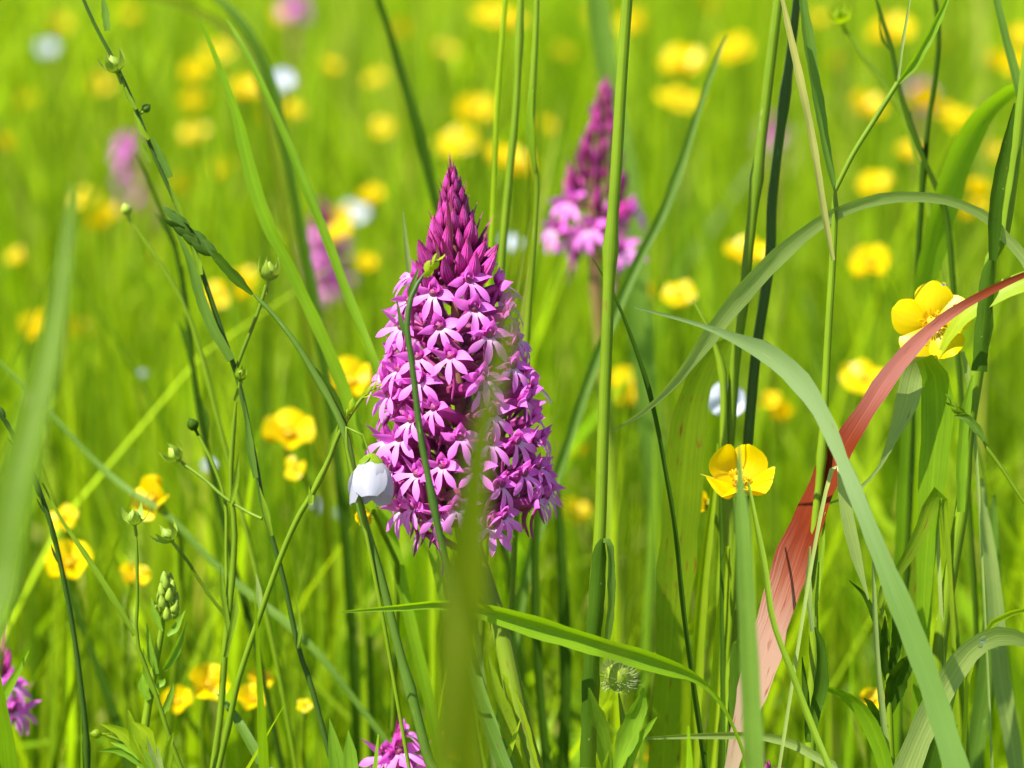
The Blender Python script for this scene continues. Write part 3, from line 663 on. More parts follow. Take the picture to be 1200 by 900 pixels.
p = plant('grass_stalk', 'thin stalk with a narrow green spikelet slanting to upper left', 'grass stem', '1265,690 1230,630 1200,588 1173,547 1158,527 1150,512', -.8, [2.4, 2.4, 2.2, 2.2, 2.2, 2.2], 'stem')
p.leaf('1153,517 1145,503 1132,490 1119,487', -.9, [4, 11, 9, 2], 'blue', fold=.6); p.leaf('1140,497 1130,485 1118,488', -.9, [3, 5, 1], 'stem'); spikelet(p, '1132,488 1120,478 1107,465', -.9, 14, 'stem', 5)
blade('pale drooping leaf strip with sharp tip in front of the red leaf', 'pale', -1.4, '935,760 955,640 972,560 984,540 990,590 1003,650 1018,703', [4, 4, 5, 10, 15, 12, 1.5], (20, -20), fold=.15)
blade('curled pale leaf with browned ends under the hanging leaf', 'spot', (.4, -.5), '1120,800 1112,650 1105,580 1093,585 1077,626 1053,668 1032,694 1031,708 1038,728', [5, 6, 8, 18, 16, 14, 11, 8, 5], (20, -30), fold=.2)
blade('thin pale upright stalk beside the curled leaf', 'pale', -.6, '1044,915 1040,890 1030,800 1025,720 1023,632', [7, 7, 7, 6.5, 2], (20, 20), fold=.5)
herb('dark leafy herb growing among the stems under the curled leaf', '1048,940 1044,880 1041,800 1040,735', 0,
     [('1041,835 1050,800 1060,780 1074,762', 28), ('1041,800 1034,770 1036,745 1037,722', 13), ('1042,790 1049,765 1050,745 1046,720', 14), ('1040,770 1030,740 1015,700 995,680', 8), ('1043,860 1028,840 1020,826 1012,818', 12)], lmat='dark')
blade('pale arching leaf with water drops near the bottom right', 'pale', (-1.5, -1), '1040,960 1060,905 1083,850 1107,806 1132,768 1158,748 1185,745 1225,760', [24, 30, 31, 30, 28, 24, 20, 8], (-15, 25), fold=.15)
blade('thin curling blade above the leaf with water drops', 'lime', -.8, '1130,860 1135,790 1155,740 1175,722 1210,712', [6, 6, 6, 7, 4], (30, 30))
blade('dark lower blade under the leaf with water drops', 'dark', -.4, '1075,960 1090,900 1108,830 1128,780', [20, 22, 18, 2], (20, 20))
blade('short dark leaf bending left beside the forked stem', 'grass', (-.6, -.8), '1046,940 1036,890 1028,866 1012,833 988,813 955,802', [14, 18, 20, 19, 13, 2], (30, -40), fold=.2)
blade('pale slender blade lying level along the bottom', 'pale', (-1.5, -.5), '1010,945 985,905 960,889 925,870 885,862 820,862 740,866', [9, 10, 10, 10, 9, 7, 2], (30, -30), fold=.3)
p = plant('grass_stalk', 'thick lime stem with hooked tip behind the sharp buttercup', 'grass stem', '853,910 857,780 857,700 855,620 850,560 848,513 847,440 832,390 812,352', 1.6, [10, 10, 10, 9, 6, 4.6, 4, 3, 2], 'stem')
p.leaf('848,905 847,800 846,700 845,620 843,560', 1, [6, 6, 5, 4, 2], 'dark'); p.leaf('858,905 862,830 863,780 862,754', .5, [16, 18, 17, 8], 'dark', (0, 0), fold=-.4, name='sheath')
blade('wide lime leaf blotched with rust spots behind the dark arching leaf', 'spot', 2.6, '785,760 790,680 797,597 806,505 820,445 842,408 858,395', [36, 44, 48, 46, 36, 20, 4], (15, 25), fold=.1)
blade('stout lime stalk with a dark joint under the buttercup', 'lime', 2, '812,910 815,800 820,715 828,640 835,580 840,520', [13, 14, 14, 12, 8, 3], (20, 20), fold=.5)
blade('second lime stalk with pale joint under the buttercup', 'lime', 1.4, '830,930 836,830 840,770 847,690 852,640', [10, 12, 12, 10, 4], (20, 20), fold=.5)
blade('olive green thin stalk curving from the buttercup to the bottom', 'stem', (-3, -1), '985,950 968,893 953,857 927,787 905,727 896,667 885,610 877,565', [8, 8, 8, 8, 7, 7, 6, 3], (20, 20), fold=.5)
p = plant('grass_stalk', 'wiry branching stalk blurred in the upper right', 'grass stem', '1120,380 1110,260 1098,222 1080,180 1062,132 1052,95 1045,58 1036,30 1024,-10', 4.5, [3.4, 3.4, 3.2, 3, 3, 3, 3, 2.6, 2], 'dark')
p.leaf('1074,170 1068,150 1067,128', 4.5, [3, 7, 1], 'dark'); p.leaf('1046,62 1034,45 1030,20', 4.5, [3, 4, 1], 'dark')
plant('grass_stalk', 'second wiry stalk crossing among the upper right buttercups', 'grass stem', '1070,460 1074,340 1080,230 1088,145 1096,90 1100,40 1094,-15', 5, [3.4, 3.4, 3.4, 3, 3, 3, 3], 'dark')
p = plant('flax_plant', 'blurred stalk with a small lime flower bud in the upper right', 'flax', '1100,300 1078,200 1058,135 1033,95 1010,65 990,32', 8, [3.4, 3, 3, 3, 2.6, 2.4], 'stem')
capsule(p, 985, 20, 8, (-.3, -1), 10, 'lime', openness=.5)
blade('blurred rust streaked leaf behind the curled leaf', 'spot', 3, '1072,900 1070,800 1075,720 1080,650 1086,585', [24, 28, 28, 22, 8], (15, 15))
blade('blurred pale upright leaf at the lower right', 'pale', 3, '1195,960 1188,880 1172,790 1164,690 1156,620 1150,560', [18, 20, 20, 18, 14, 3], (15, 15))
blade('blurred pale upright leaf behind the lens shaped leaf lower right', 'blue', 4, '1130,960 1145,860 1160,760 1163,660 1165,580', [20, 22, 22, 18, 4], (25, 15))
blade('tiny pale scale leaf hanging by the open buttercup', 'pale', .4, '1150,640 1143,520 1138,462 1134,435 1128,412', [3, 4, 7, 9, 4], (10, 10))
blade('soft wide blue green blade far behind the smaller orchid', 'blue', 22, '745,330 728,180 716,100 705,40 698,-20', [30, 30, 28, 26, 18], (10, 10))

# ------------------------------------------------------------------ orchids
mm = .001
def orchid_meshes():
    """a few variants of every piece of a flower, shared by all flowers"""
    out = []
    for v in range(4):
        r = random.Random(40 + v); j = lambda a: r.uniform(-a, a)
        q = {}
        g = Geo()
        # three converging tepals make the hood
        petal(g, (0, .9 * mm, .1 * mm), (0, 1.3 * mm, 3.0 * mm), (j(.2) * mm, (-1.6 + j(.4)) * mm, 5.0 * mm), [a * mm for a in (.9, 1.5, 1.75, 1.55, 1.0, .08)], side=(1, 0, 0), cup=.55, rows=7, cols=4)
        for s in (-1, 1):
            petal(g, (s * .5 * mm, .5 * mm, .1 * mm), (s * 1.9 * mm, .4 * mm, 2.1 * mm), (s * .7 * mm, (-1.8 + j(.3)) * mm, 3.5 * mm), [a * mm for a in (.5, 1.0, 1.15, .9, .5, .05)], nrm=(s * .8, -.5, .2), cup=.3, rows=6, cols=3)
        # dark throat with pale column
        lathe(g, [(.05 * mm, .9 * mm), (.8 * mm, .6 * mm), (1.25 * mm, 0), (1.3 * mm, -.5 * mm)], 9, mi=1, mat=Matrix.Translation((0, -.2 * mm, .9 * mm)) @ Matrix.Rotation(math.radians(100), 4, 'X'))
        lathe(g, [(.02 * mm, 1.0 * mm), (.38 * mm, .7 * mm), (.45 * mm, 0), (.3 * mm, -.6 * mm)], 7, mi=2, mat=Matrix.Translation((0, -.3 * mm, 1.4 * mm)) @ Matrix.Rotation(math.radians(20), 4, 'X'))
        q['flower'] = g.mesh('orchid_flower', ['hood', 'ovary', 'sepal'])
        g = Geo()
        petal(g, (0, .1 * mm, .2 * mm), (j(.3) * mm, -2.4 * mm, -.5 * mm), (j(.7) * mm, (-2.3 + j(.8)) * mm, (-5.8 + j(.4)) * mm), [a * mm for a in (.9, .75, .52, .60, .84, .98, .82, .12)], side=(1, 0, 0), cup=-.18, rows=9, cols=4)
        for s in (-1, 1):
            petal(g, (s * .3 * mm, .05 * mm, .15 * mm), (s * (1.9 + j(.2)) * mm, -2.4 * mm, -.5 * mm), (s * (4.5 + j(.5)) * mm, (-1.9 + j(.9)) * mm, (-4.0 + j(.7)) * mm), [a * mm for a in (.45, .60, .50, .64, .92, 1.02, .82, .12)], nrm=(-s * .1, -1, .35), cup=-.15, rows=9, cols=4)
        q['lip'] = g.mesh('orchid_lip', 'lip')
        for nm, s in (('sepal_l', -1), ('sepal_r', 1)):
            g = Geo()
            petal(g, (s * .9 * mm, .7 * mm, .7 * mm), (s * 3.2 * mm, (.0 + j(.8)) * mm, (2.0 + j(.7)) * mm), (s * (6.8 + j(.5)) * mm, (-1.6 + j(1.4)) * mm, (1.5 + j(1.6)) * mm), [a * mm for a in (.7, 1.35, 1.65, 1.6, 1.2, .6, .04)], nrm=(0, -.8, .6 * s), cup=.3, rows=8, cols=4)
            q[nm] = g.mesh('orchid_sepal', 'sepal')
        g = Geo(); tube(g, [Vector((0, .6 * mm, -.2 * mm)), Vector((0, 3 * mm, -3 * mm)), Vector((j(1) * mm, 4.5 * mm, -7 * mm)), Vector((j(2) * mm, 4.2 * mm, -12 * mm))], [.7 * mm, .5 * mm, .42 * mm, .4 * mm], 6, 8)
        q['spur'] = g.mesh('orchid_spur', 'spur')
        g = Geo(); tube(g, [Vector((0, 1.02, -.34)), Vector((0, .6, -.30)), Vector((0, .25, -.12)), Vector((0, .03, 0))], [.9, .95, .8, .75], 7, 9)
        g.v = [(a[0] * mm if 0 else a[0], a[1], a[2]) for a in g.v]
        # unit-length ovary: tube radius stays in millimetres across, length is scaled per flower
        g = Geo(); R = []; U = []
        for k in range(8):
            t = k / 7; yy = 1.0 - .96 * t; zz = -.42 * (1 - t) ** 1.3; rr = lerp_list([.75, .95, 1.15, .8], t * 3) * mm
            R.append([(rr * math.cos(a), yy * 10 * mm, zz * 10 * mm + rr * math.sin(a)) for a in [6.2832 * i / 7 for i in range(7)]]); U.append([(i / 7, t) for i in range(7)])
        g.grid(R, U, closed=True); q['ovary'] = g.mesh('orchid_ovary', 'ovary')
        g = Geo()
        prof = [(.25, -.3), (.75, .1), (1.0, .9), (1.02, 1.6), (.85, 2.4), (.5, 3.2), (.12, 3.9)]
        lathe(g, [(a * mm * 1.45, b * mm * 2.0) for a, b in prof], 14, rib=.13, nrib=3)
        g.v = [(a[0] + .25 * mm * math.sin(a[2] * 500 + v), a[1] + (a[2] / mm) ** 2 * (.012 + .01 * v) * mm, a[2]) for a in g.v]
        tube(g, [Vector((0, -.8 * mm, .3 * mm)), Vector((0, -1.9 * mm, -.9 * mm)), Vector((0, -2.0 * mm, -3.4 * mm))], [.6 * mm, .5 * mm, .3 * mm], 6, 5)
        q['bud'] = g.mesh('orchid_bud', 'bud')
        g = Geo(); petal(g, (0, 0, 0), (0, 2.2 * mm, 5 * mm), (0, (2 + j(1)) * mm, 12 * mm), [a * mm for a in (.9, 1.0, .7, .35, .03)], side=(1, 0, 0), cup=-.4, rows=6, cols=2)
        q['bract'] = g.mesh('orchid_bract', 'bract')
        out.append(q)
    return out
OM = orchid_meshes()

def orchid(label, axis, d, outline, buds_out, yopen, ybud, hand=(), spacing=37, bud_sp=(12, 22), fsize=1.0, stem_r=(9, 8, 6, 4, 2), bracts=True, seed=1, group=None, budsize=1.0, leafparts=(), front_only=False, maxf=200):
    """axis: pixel path from below the spike up to its tip; outline/buds_out: (y, half width px) tables"""
    r = random.Random(seed)
    px = parse(axis, d); pts = [P(*q) for q in px]
    k = PXM * (FOC + px[0][2] / 100) / FOC
    rt = rooted(pts); b = base_of(rt)
    o = tag(empty('orchid', b), label, 'orchid', group)
    g = Geo(); sp = rt + pts
    sr = [stem_r[0] * k * 1.05] * 4 + [lerp_list(list(stem_r), i / (len(pts) - 1) * (len(stem_r) - 1)) * k for i in range(len(pts))]
    tube(g, [p - b for p in sp], sr, 10, 40); link('stem', g.mesh('orchid_stem', 'orchidstem'), o)
    ys = [q[1] for q in px]
    def ax(y):
        for i in range(len(px) - 1):
            y0, y1 = px[i][1], px[i + 1][1]
            if y1 <= y <= y0:
                t = (y0 - y) / (y0 - y1); return pts[i].lerp(pts[i + 1], t), px[i][0] + (px[i + 1][0] - px[i][0]) * t
        return (pts[-1], px[-1][0]) if y < ys[-1] else (pts[0], px[0][0])
    def tab(T, y):
        T = sorted(T)
        return float(np.interp(y, [a for a, _ in T], [c for _, c in T]))
    placed = []
    def surf(y, th):
        R = tab(outline, y); return Vector((R * math.sin(th), -R * math.cos(th), -y))
    cand = []
    for (x, y) in hand:
        _, xc = ax(y); R = tab(outline, y); s = max(-1, min(1, (x - xc) / R)); cand.append((y, math.asin(s), True))
    for _ in range(5000):
        y = r.uniform(*yopen); cand.append((y, r.uniform(-math.pi, math.pi), False))
    nf = 0
    for y, th, isH in cand:
        if nf >= maxf: break
        q = surf(y, th)
        if not isH:
            if r.random() > tab(outline, y) / 90.0: continue
            if any((q - w).length < spacing * r.uniform(.92, 1.1) for w in placed): continue
        placed.append(q); nf += 1
        c, _ = ax(y); R = tab(outline, y) * k * (1 if isH else r.uniform(.9, 1.04))
        out = Vector((math.sin(th), -math.cos(th), 0))
        tt = (y - yopen[0]) / max(1, yopen[1] - yopen[0])
        tilt = math.radians(20 - 24 * tt + r.uniform(-15, 15)); yaw = r.uniform(-.4, .4); rl = r.uniform(-.35, .35)
        Zu = Vector((0, 0, 1)); Y = -out; X = Y.cross(Zu)
        m3 = Matrix((X, Y, Zu)).transposed()
        mat = Matrix.Translation(c - b + out * R) @ m3.to_4x4() @ Matrix.Rotation(yaw, 4, 'Z') @ Matrix.Rotation(-tilt, 4, 'X') @ Matrix.Rotation(rl, 4, 'Y') @ Matrix.Scale(fsize * r.uniform(.92, 1.08), 4)
        q = OM[r.randrange(4)]
        f = link('flower', q['flower'], o, mat)
        for nm, key in (('lip', 'lip'), ('sepal', 'sepal_l'), ('sepal', 'sepal_r')):
            link(nm, q[key], f, Matrix.Rotation(r.uniform(-.16, .16), 4, 'X') @ Matrix.Rotation(r.uniform(-.16, .16), 4, 'Y') @ Matrix.Scale(r.uniform(.98, 1.14) if nm == 'lip' else r.uniform(.85, 1.0), 4))
        link('spur', q['spur'], f, Matrix.Rotation(r.uniform(-.5, .5), 4, 'Y'))
        link('ovary', q['ovary'], f, Matrix.Rotation(r.uniform(-.12, .12) + tilt, 4, 'X') @ Matrix.Diagonal((1, max(.3, R / (10 * mm) / fsize - .05), max(.3, R / (10 * mm) / fsize - .05) * .9, 1)))
        if bracts and r.random() < .45:
            link('bract', q['bract'], o, Matrix.Translation(c - b + out * R * .45 - Vector((0, 0, R * .35))) @ m3.to_4x4() @ Matrix.Rotation(math.radians(r.uniform(35, 75)), 4, 'X') @ Matrix.Scale(fsize, 4))
    # buds
    bp = []
    for _ in range(5000):
        t = r.random(); y = ybud[0] + (ybud[1] - ybud[0]) * t; th = r.uniform(-math.pi, math.pi)
        H = tab(buds_out, y); q = Vector((H * math.sin(th), -H * math.cos(th), -y))
        if any((q - w).length < (bud_sp[0] + (bud_sp[1] - bud_sp[0]) * t) for w in bp): continue
        if t > .75 and any((q - w).length < spacing * .6 for w in placed): continue
        bp.append(q); c, _ = ax(y)
        out = Vector((math.sin(th), -math.cos(th), 0)); up = (P(0, 0, 0) - P(0, 1, 0)).normalized()
        s = (.42 + .52 * t) * r.uniform(.8, 1.15) * fsize * budsize
        base = c - b + out * (H * k * .72) - Vector((0, 0, s * .003))
        dirv = (Vector((0, 0, 1)) * (1.15 - .40 * t) + out * (.10 + .68 * t ** 1.3) + Vector((r.uniform(-.16, .16), r.uniform(-.16, .16), 0))).normalized()
        Y = (-out - dirv * (-out).dot(dirv)).normalized(); X = Y.cross(dirv)
        m = Matrix.Translation(base) @ Matrix((X, Y, dirv)).transposed().to_4x4() @ Matrix.Scale(s, 4)
        link('bud', OM[r.randrange(4)]['bud'], o, m)
        if bracts and r.random() < .4:
            link('bract', OM[r.randrange(4)]['bract'], o, Matrix.Translation(c - b + out * (H * k * .7)) @ Matrix((X, Y, dirv)).transposed().to_4x4() @ Matrix.Rotation(math.radians(-8), 4, 'X') @ Matrix.Scale(s * 1.0, 4))
    for st, dd, w, mt in leafparts:
        pp, ws = world_path(st, dd, w, False); g = Geo(); ribbon(g, [p - b for p in pp], ws, 10, .5); link('leaf', g.mesh('leaf', mt), o)
    return o

HAND = [(550, 323), (556, 353), (518, 372), (508, 337), (530, 403), (567, 428), (573, 382), (492, 407), (511, 461), (541, 493), (564, 438), (538, 571), (606, 503), (587, 548),
        (493, 432), (458, 458), (471, 503), (590, 584), (490, 538), (470, 380), (480, 350), (457, 415), (600, 420), (612, 460), (595, 365), (590, 335), (460, 540), (560, 530), (630, 540), (628, 575), (520, 525), (485, 478), (494, 626), (575, 600), (642, 560), (640, 580)]
orchid('tall orchid spike of many magenta flowers, dark pink buds at its pointed tip', '640,960 625,905 610,850 592,760 572,690 556,640 549,600 541,500 535,400 533,300 531,240 530,203', 0,
       [(300, 33), (325, 48), (350, 61), (400, 78), (450, 87), (500, 91), (560, 96), (585, 94), (610, 62), (640, 50)],
       [(196, 3), (215, 8), (240, 14), (270, 24), (300, 37), (345, 50)], (315, 598), (199, 322), HAND, 31.5, (8.0, 16), stem_r=(13, 13, 12, 11, 10, 9, 9, 7, 6, 5, 4, 2), seed=5, fsize=.90, budsize=1.25,
       leafparts=[('602,905 598,870 592,840 580,800 572,770', -.4, [20, 22, 18, 12, 2], 'spot'), ('632,930 614,870 600,815 590,790', -.2, [18, 20, 14, 2], 'lime')])

def spike2(label, axis, d, scale, seed, **kw): return orchid(label, axis, d, seed=seed, fsize=1.0, **kw)
orchid('smaller half opened orchid spike standing behind the tall straight stem', '712,520 704,400 698,330 696,270 700,200 706,150 709,120 709,97', 19,
       [(170, 14), (200, 22), (230, 38), (260, 48), (300, 46)], [(92, 2), (110, 8), (140, 16), (170, 23), (200, 32), (240, 42)], (228, 296), (95, 245),
       [(668, 235), (652, 268), (690, 262), (742, 250), (728, 290)], 46, (8.5, 25), stem_r=(8, 8, 8, 7, 6, 5, 4, 2), seed=9, maxf=7, fsize=1.1)
orchid('blurred pink orchid behind the long straight blade with a buttercup before it', '395,560 388,420 384,350 381,300 379,262 378,240', 52,
       [(250, 12), (280, 24), (310, 27), (345, 24)], [(235, 2), (250, 9), (270, 15)], (268, 340), (236, 272), (), 20, (6, 10), stem_r=(5, 5, 4, 4, 3, 2), seed=13, bracts=False, maxf=24)
orchid('faded reddish orchid spike blurred far behind the leaning flax stem', '158,420 156,300 154,240 153,190 152,155', 75,
       [(150, 6), (180, 10), (240, 11)], [(150, 2), (170, 6), (250, 9)], (165, 245), (150, 180), (), 14, (6, 8), stem_r=(4, 4, 4, 3, 2), seed=15, bracts=False, maxf=16, budsize=.9)
orchid('dark red orchid in bud blurred far beside the faded spike', '184,420 183,310 182,255 181,222', 80,
       [(222, 3), (262, 8)], [(220, 2), (240, 6), (265, 8)], (255, 262), (222, 262), (), 18, (6, 8), stem_r=(4, 4, 3, 2), seed=16, bracts=False, maxf=3, budsize=.8)
orchid('pink orchid half cut off by the meadow edge above the short blade tip', '2,1000 0,900 -2,850 -3,800 -3,762', 6,
       [(765, 10), (790, 20), (840, 26)], [(758, 2), (775, 10), (790, 14)], (782, 846), (760, 785), ((14, 800), (16, 830)), 30, (10, 14), stem_r=(8, 8, 7, 5, 2), seed=17, maxf=30)
orchid('low orchid with a few magenta flowers hidden in the grass foot', '462,1040 462,960 463,920 464,885 466,862', 1.5,
       [(862, 8), (880, 14), (910, 20)], [(860, 2), (880, 8)], (875, 915), (861, 880), ((452, 886), (470, 880), (474, 862)), 26, (10, 14), stem_r=(8, 8, 7, 5, 2), seed=18, maxf=14)
orchid('tiny orchid tip just showing at the bottom among the grasses', '893,1000 893,940 894,910 895,893', -.5,
       [(893, 3), (910, 8)], [(889, 2), (910, 8)], (915, 920), (890, 912), (), 26, (7, 10), stem_r=(6, 6, 4, 2), seed=19, maxf=2, budsize=.8)
for i, (x, y, d) in enumerate(((1080, 105, 75), (907, 152, 80), (345, 4, 95))):
    orchid('tiny blurred pink orchid head among the far buttercups', f'{x},{y+160} {x},{y+60} {x},{y+8} {x},{y-12}', d,
           [(y - 12, 4), (y + 10, 12)], [(y - 14, 2), (y + 8, 8)], (y - 6, y + 10), (y - 14, y), (), 14, (7, 9), stem_r=(4, 4, 3, 2), seed=30 + i, bracts=False, maxf=7, budsize=.8, group='tiny far orchid heads')

# ------------------------------------------------------------------ buttercups
def cup_meshes():
    out = []
    for v in range(4):
        r = random.Random(70 + v); q = {}
        for nm, c in (('flat', .18), ('half', .55), ('cup', 1.12)):
            g = Geo()
            e = Vector((math.cos(c), 0, math.sin(c)))
            petal(g, (.06, 0, 0), (.5, 0, .10 + .12 * c), e * 1.0, [a * (.82 if nm == 'flat' else .86 if nm == 'cup' else 1) for a in (.08, .20, .33, .44, .51, .55, .55, .49, .36, .06)], side=(0, 1, 0), cup=.26, rows=11, cols=6, ruffle=.03)
            q[nm] = g.mesh('buttercup_petal', 'yellow')
        g = Geo(); lathe(g, [(.11, 0), (.17, .05), (.17, .14), (.10, .22), (.01, .25)], 10)
        for i in range(34):
            a = i * 2.4; t = .45 + .55 * r.random()
            tube(g, [Vector((.12 * math.cos(a), .12 * math.sin(a), .04)), Vector((.2 * t * math.cos(a), .2 * t * math.sin(a), .2)), Vector((.32 * t * math.cos(a), .32 * t * math.sin(a), .25 + .1 * (1 - t)))], [.012, .012, .03], 4, 3, cap=False)
        q['stamens'] = g.mesh('buttercup_stamens', 'stamen')
        g = Geo(); petal(g, (.05, 0, -.02), (.3, 0, -.10), (.55, 0, .05), [.06, .14, .15, .10, .01], side=(0, 1, 0), cup=.3, rows=5, cols=2)
        q['sepal'] = g.mesh('buttercup_sepal', 'capsule')
        out.append(q)
    return out
BC = cup_meshes()

def flower_stem(o, b, top, nrm, rad, mat, r):
    n0 = Vector(nrm).normalized()
    mid = Vector((b.x * .5 + top.x * .5, b.y * .5 + top.y * .5, top.z * .5)) + Vector((r.uniform(-.008, .008), r.uniform(-.008, .008), 0))
    pts = [Vector((b.x, b.y, -.006)), mid, top - n0 * .009 + Vector((0, 0, -.016)), top - n0 * .0015]
    g = Geo(); tube(g, [p - b for p in pts], [rad * 1.2, rad, rad, rad * .9], 7, 14, cap=False)
    return link('stem', g.mesh('stem', mat), o)

def buttercup(x, y, d, dia, nrm, label, shape='half', group=None, seed=0, npet=5, spin=None, detail=True, angles=None):
    r = random.Random(seed * 17 + int(x) * 3 + int(y)); top = P(x, y, d); R = dia * .5 * PXM * (FOC + d / 100) / FOC
    b = Vector((top.x + r.uniform(-.02, .02), top.y + r.uniform(-.01, .02), 0))
    o = tag(empty('buttercup', b), label, 'buttercup', group)
    q = BC[r.randrange(4)]
    m = to_frame(top - b, nrm, spin if spin is not None else r.random() * 6, R)
    flower_stem(o, b, top, nrm, .0007, 'stem', r)
    for i in range(npet):
        a = 6.2832 * i / 5 + r.uniform(-.08, .08)
        sh = shape if angles is None else angles[i]
        link('petal', q[sh], o, m @ Matrix.Rotation(a, 4, 'Z') @ Matrix.Translation((0, 0, .012 * (i % 2))) @ Matrix.Rotation(r.uniform(-.12, .12), 4, 'Y'))
    link('stamens', q['stamens'], o, m)
    if detail:
        for i in range(5): link('sepal', q['sepal'], o, m @ Matrix.Rotation(6.2832 * (i + .5) / 5, 4, 'Z'))
    return o

TOCAM = (-FWD)
buttercup(1092, 379, .6, 100, TOCAM * 1.0 + Vector((-.12, 0, .25)), 'fully open buttercup with five separate petals crossed by the red leaf', 'flat', spin=.35)
buttercup(865, 568, .3, 98, Vector((.04, -.34, 1)), 'sharp cup shaped buttercup behind the soft pale foreground blade', 'cup', spin=.942, angles=['cup', 'cup', 'half', 'half', 'half'])
buttercup(826, 592, 4, 40, Vector((-.8, -.3, .5)), 'half hidden buttercup just under the cup shaped one', 'cup', npet=5)
buttercup(338, 512, 15, 70, Vector((.05, -.5, 1)), 'soft wide open buttercup above small withered yellow flowers', 'half')
buttercup(347, 548, 14, 34, Vector((-.5, -.7, .4)), 'small withered yellow flower under the soft wide buttercup', 'flat', npet=4)
buttercup(182, 586, 8, 62, Vector((-.7, -.6, .5)), 'tilted buttercup partly hidden by the upright star shaped calyx', 'half')
buttercup(82, 662, 11, 62, Vector((0, -.7, 1)), 'round buttercup beside the dark jointed grass stem', 'half')
buttercup(410, 450, 15, 68, Vector((.1, -.5, 1)), 'buttercup half hidden by the left flowers of the tall orchid', 'half')
buttercup(432, 602, 2, 34, Vector((-.6, -.5, -.3)), 'small yellow flower hanging below the white bell flower', 'cup')
buttercup(538, 872, 6, 48, Vector((0, -.8, .6)), 'buttercup low behind the orchid stem foot', 'half')
buttercup(1022, 822, 7, 34, Vector((0, -.6, 1)), 'buttercup glimpsed behind the dark leafy herb', 'half')
far = """5,172,70,26 33,118,95,20 115,100,100,28 100,232,62,30 118,265,58,40 125,250,64,26 213,220,75,32 228,160,85,34 230,85,95,30 290,108,80,40 342,133,70,28 316,140,80,30
255,62,100,32 228,120,95,28 262,200,90,26 385,80,90,26 282,345,40,48 254,347,42,38 284,328,46,34 42,385,55,36 92,385,60,28 75,608,14,34 157,678,12,38 243,803,9,48 295,820,9,36
208,823,11,36 304,800,10,32 357,827,8,18 398,277,46,36 575,18,85,40 596,28,85,34 473,38,95,26 440,92,95,24 447,150,85,26 557,133,72,44 540,165,70,38 527,168,74,30 590,190,58,48
612,196,60,36 437,232,62,30 402,255,60,24 800,78,70,52 795,118,66,50 862,60,80,40 1048,38,75,44 1032,42,80,28 1015,128,66,42 1082,124,60,44 1106,130,60,36 1127,145,70,32 1065,180,60,30
1026,220,50,40 1142,228,46,36 1131,252,46,28 1150,240,50,26 1190,76,70,32 1164,76,75,30 1022,312,34,48 875,300,32,50 755,346,32,32 796,346,32,38 1012,446,24,50 1000,440,26,30 900,470,26,30
915,488,26,36 735,450,36,40 740,470,38,30 676,533,30,34 673,602,34,34 955,24,95,26 832,10,95,22 762,888,14,28 742,30,100,34 1196,45,80,30 70,30,120,24 150,20,125,22 330,20,120,24 520,60,110,24
660,60,105,22 700,20,120,22 975,75,110,22 1105,55,110,20 20,300,60,24 430,310,50,24 1165,180,80,24 640,150,90,22"""
CUPS = [(0, 90, 150, 290, 'blurred buttercup left of the faded reddish orchid spike', 'buttercups by the faded spike'),
        (0, 290, 150, 450, 'faint blurred buttercup behind the wide soft foreground blade', 'buttercups behind the foreground blade'),
        (0, 0, 215, 90, 'far small buttercup around the pale blue flax flower', 'buttercups round the pale blue flower'),
        (150, 90, 270, 290, 'blurred buttercup between the leaning flax stem and the slender dark green blade', 'buttercups behind the flax stem'),
        (215, 0, 460, 200, 'blurred buttercup around the white flax flower between the long blades', 'buttercups round the white flower'),
        (220, 290, 300, 400, 'blurred yellow buttercup clustered beside the striped flax capsule', 'buttercups by the striped capsule'),
        (380, 200, 470, 330, 'blurred buttercup touching the far pink orchid', 'buttercups at the pink orchid'),
        (0, 560, 200, 720, 'soft buttercup near the upright star shaped calyx and leafy bud', 'buttercups by the star calyx'),
        (200, 760, 400, 900, 'soft buttercup low down between the pale flax stem and the leaning flax', 'low buttercups between flax stems'),
        (460, 0, 650, 110, 'far buttercup high around the two lime stems', 'buttercups high at the lime stems'),
        (500, 110, 650, 230, 'blurred buttercup beside the two lime stems above the orchid tip', 'buttercups at the orchid tip'),
        (650, 0, 760, 110, 'far small buttercup above the smaller orchid', 'buttercups above the smaller orchid'),
        (760, 0, 890, 140, 'blurred buttercup between the diagonal stem and the stout pair of stems', 'buttercups by the stout stems'),
        (940, 0, 1200, 100, 'far buttercup high among the wiry stalks and blade tips', 'buttercups high among wiry stalks'),
        (940, 100, 1200, 270, 'blurred buttercup below the wiry branching stalks near the broad bending leaf', 'buttercups below the wiry stalks'),
        (850, 270, 1060, 360, 'blurred buttercup just under the long arching pale blade', 'buttercups under the arching blade'),
        (740, 330, 810, 360, 'blurred side facing buttercup right of the tall straight stem', 'buttercups right of the tall stem'),
        (880, 430, 1060, 500, 'blurred buttercup behind the folded grey green blade', 'buttercups behind the folded blade'),
        (660, 430, 760, 620, 'faint yellow buttercup beside the tall straight stem and diagonal stem', 'faint buttercups by the tall stem'),
        (0, 0, 1200, 900, 'small buttercup low under the level lying blade', 'low small buttercups')]
for i, q in enumerate(far.split()):
    x, y, d, w = [float(a) for a in q.split(',')]
    d = d * (.86 if d > 30 else 1)
    r = random.Random(i)
    lb, gp = next((l, q) for x0, y0, x1, y1, l, q in CUPS if x0 <= x < x1 and y0 <= y < y1)
    buttercup(x, y, d, w * 1.12, Vector((r.uniform(-.45, .45), -r.uniform(.25, .9), 1)), lb, r.choice(['half', 'half', 'flat', 'cup']), gp, seed=i, detail=False)

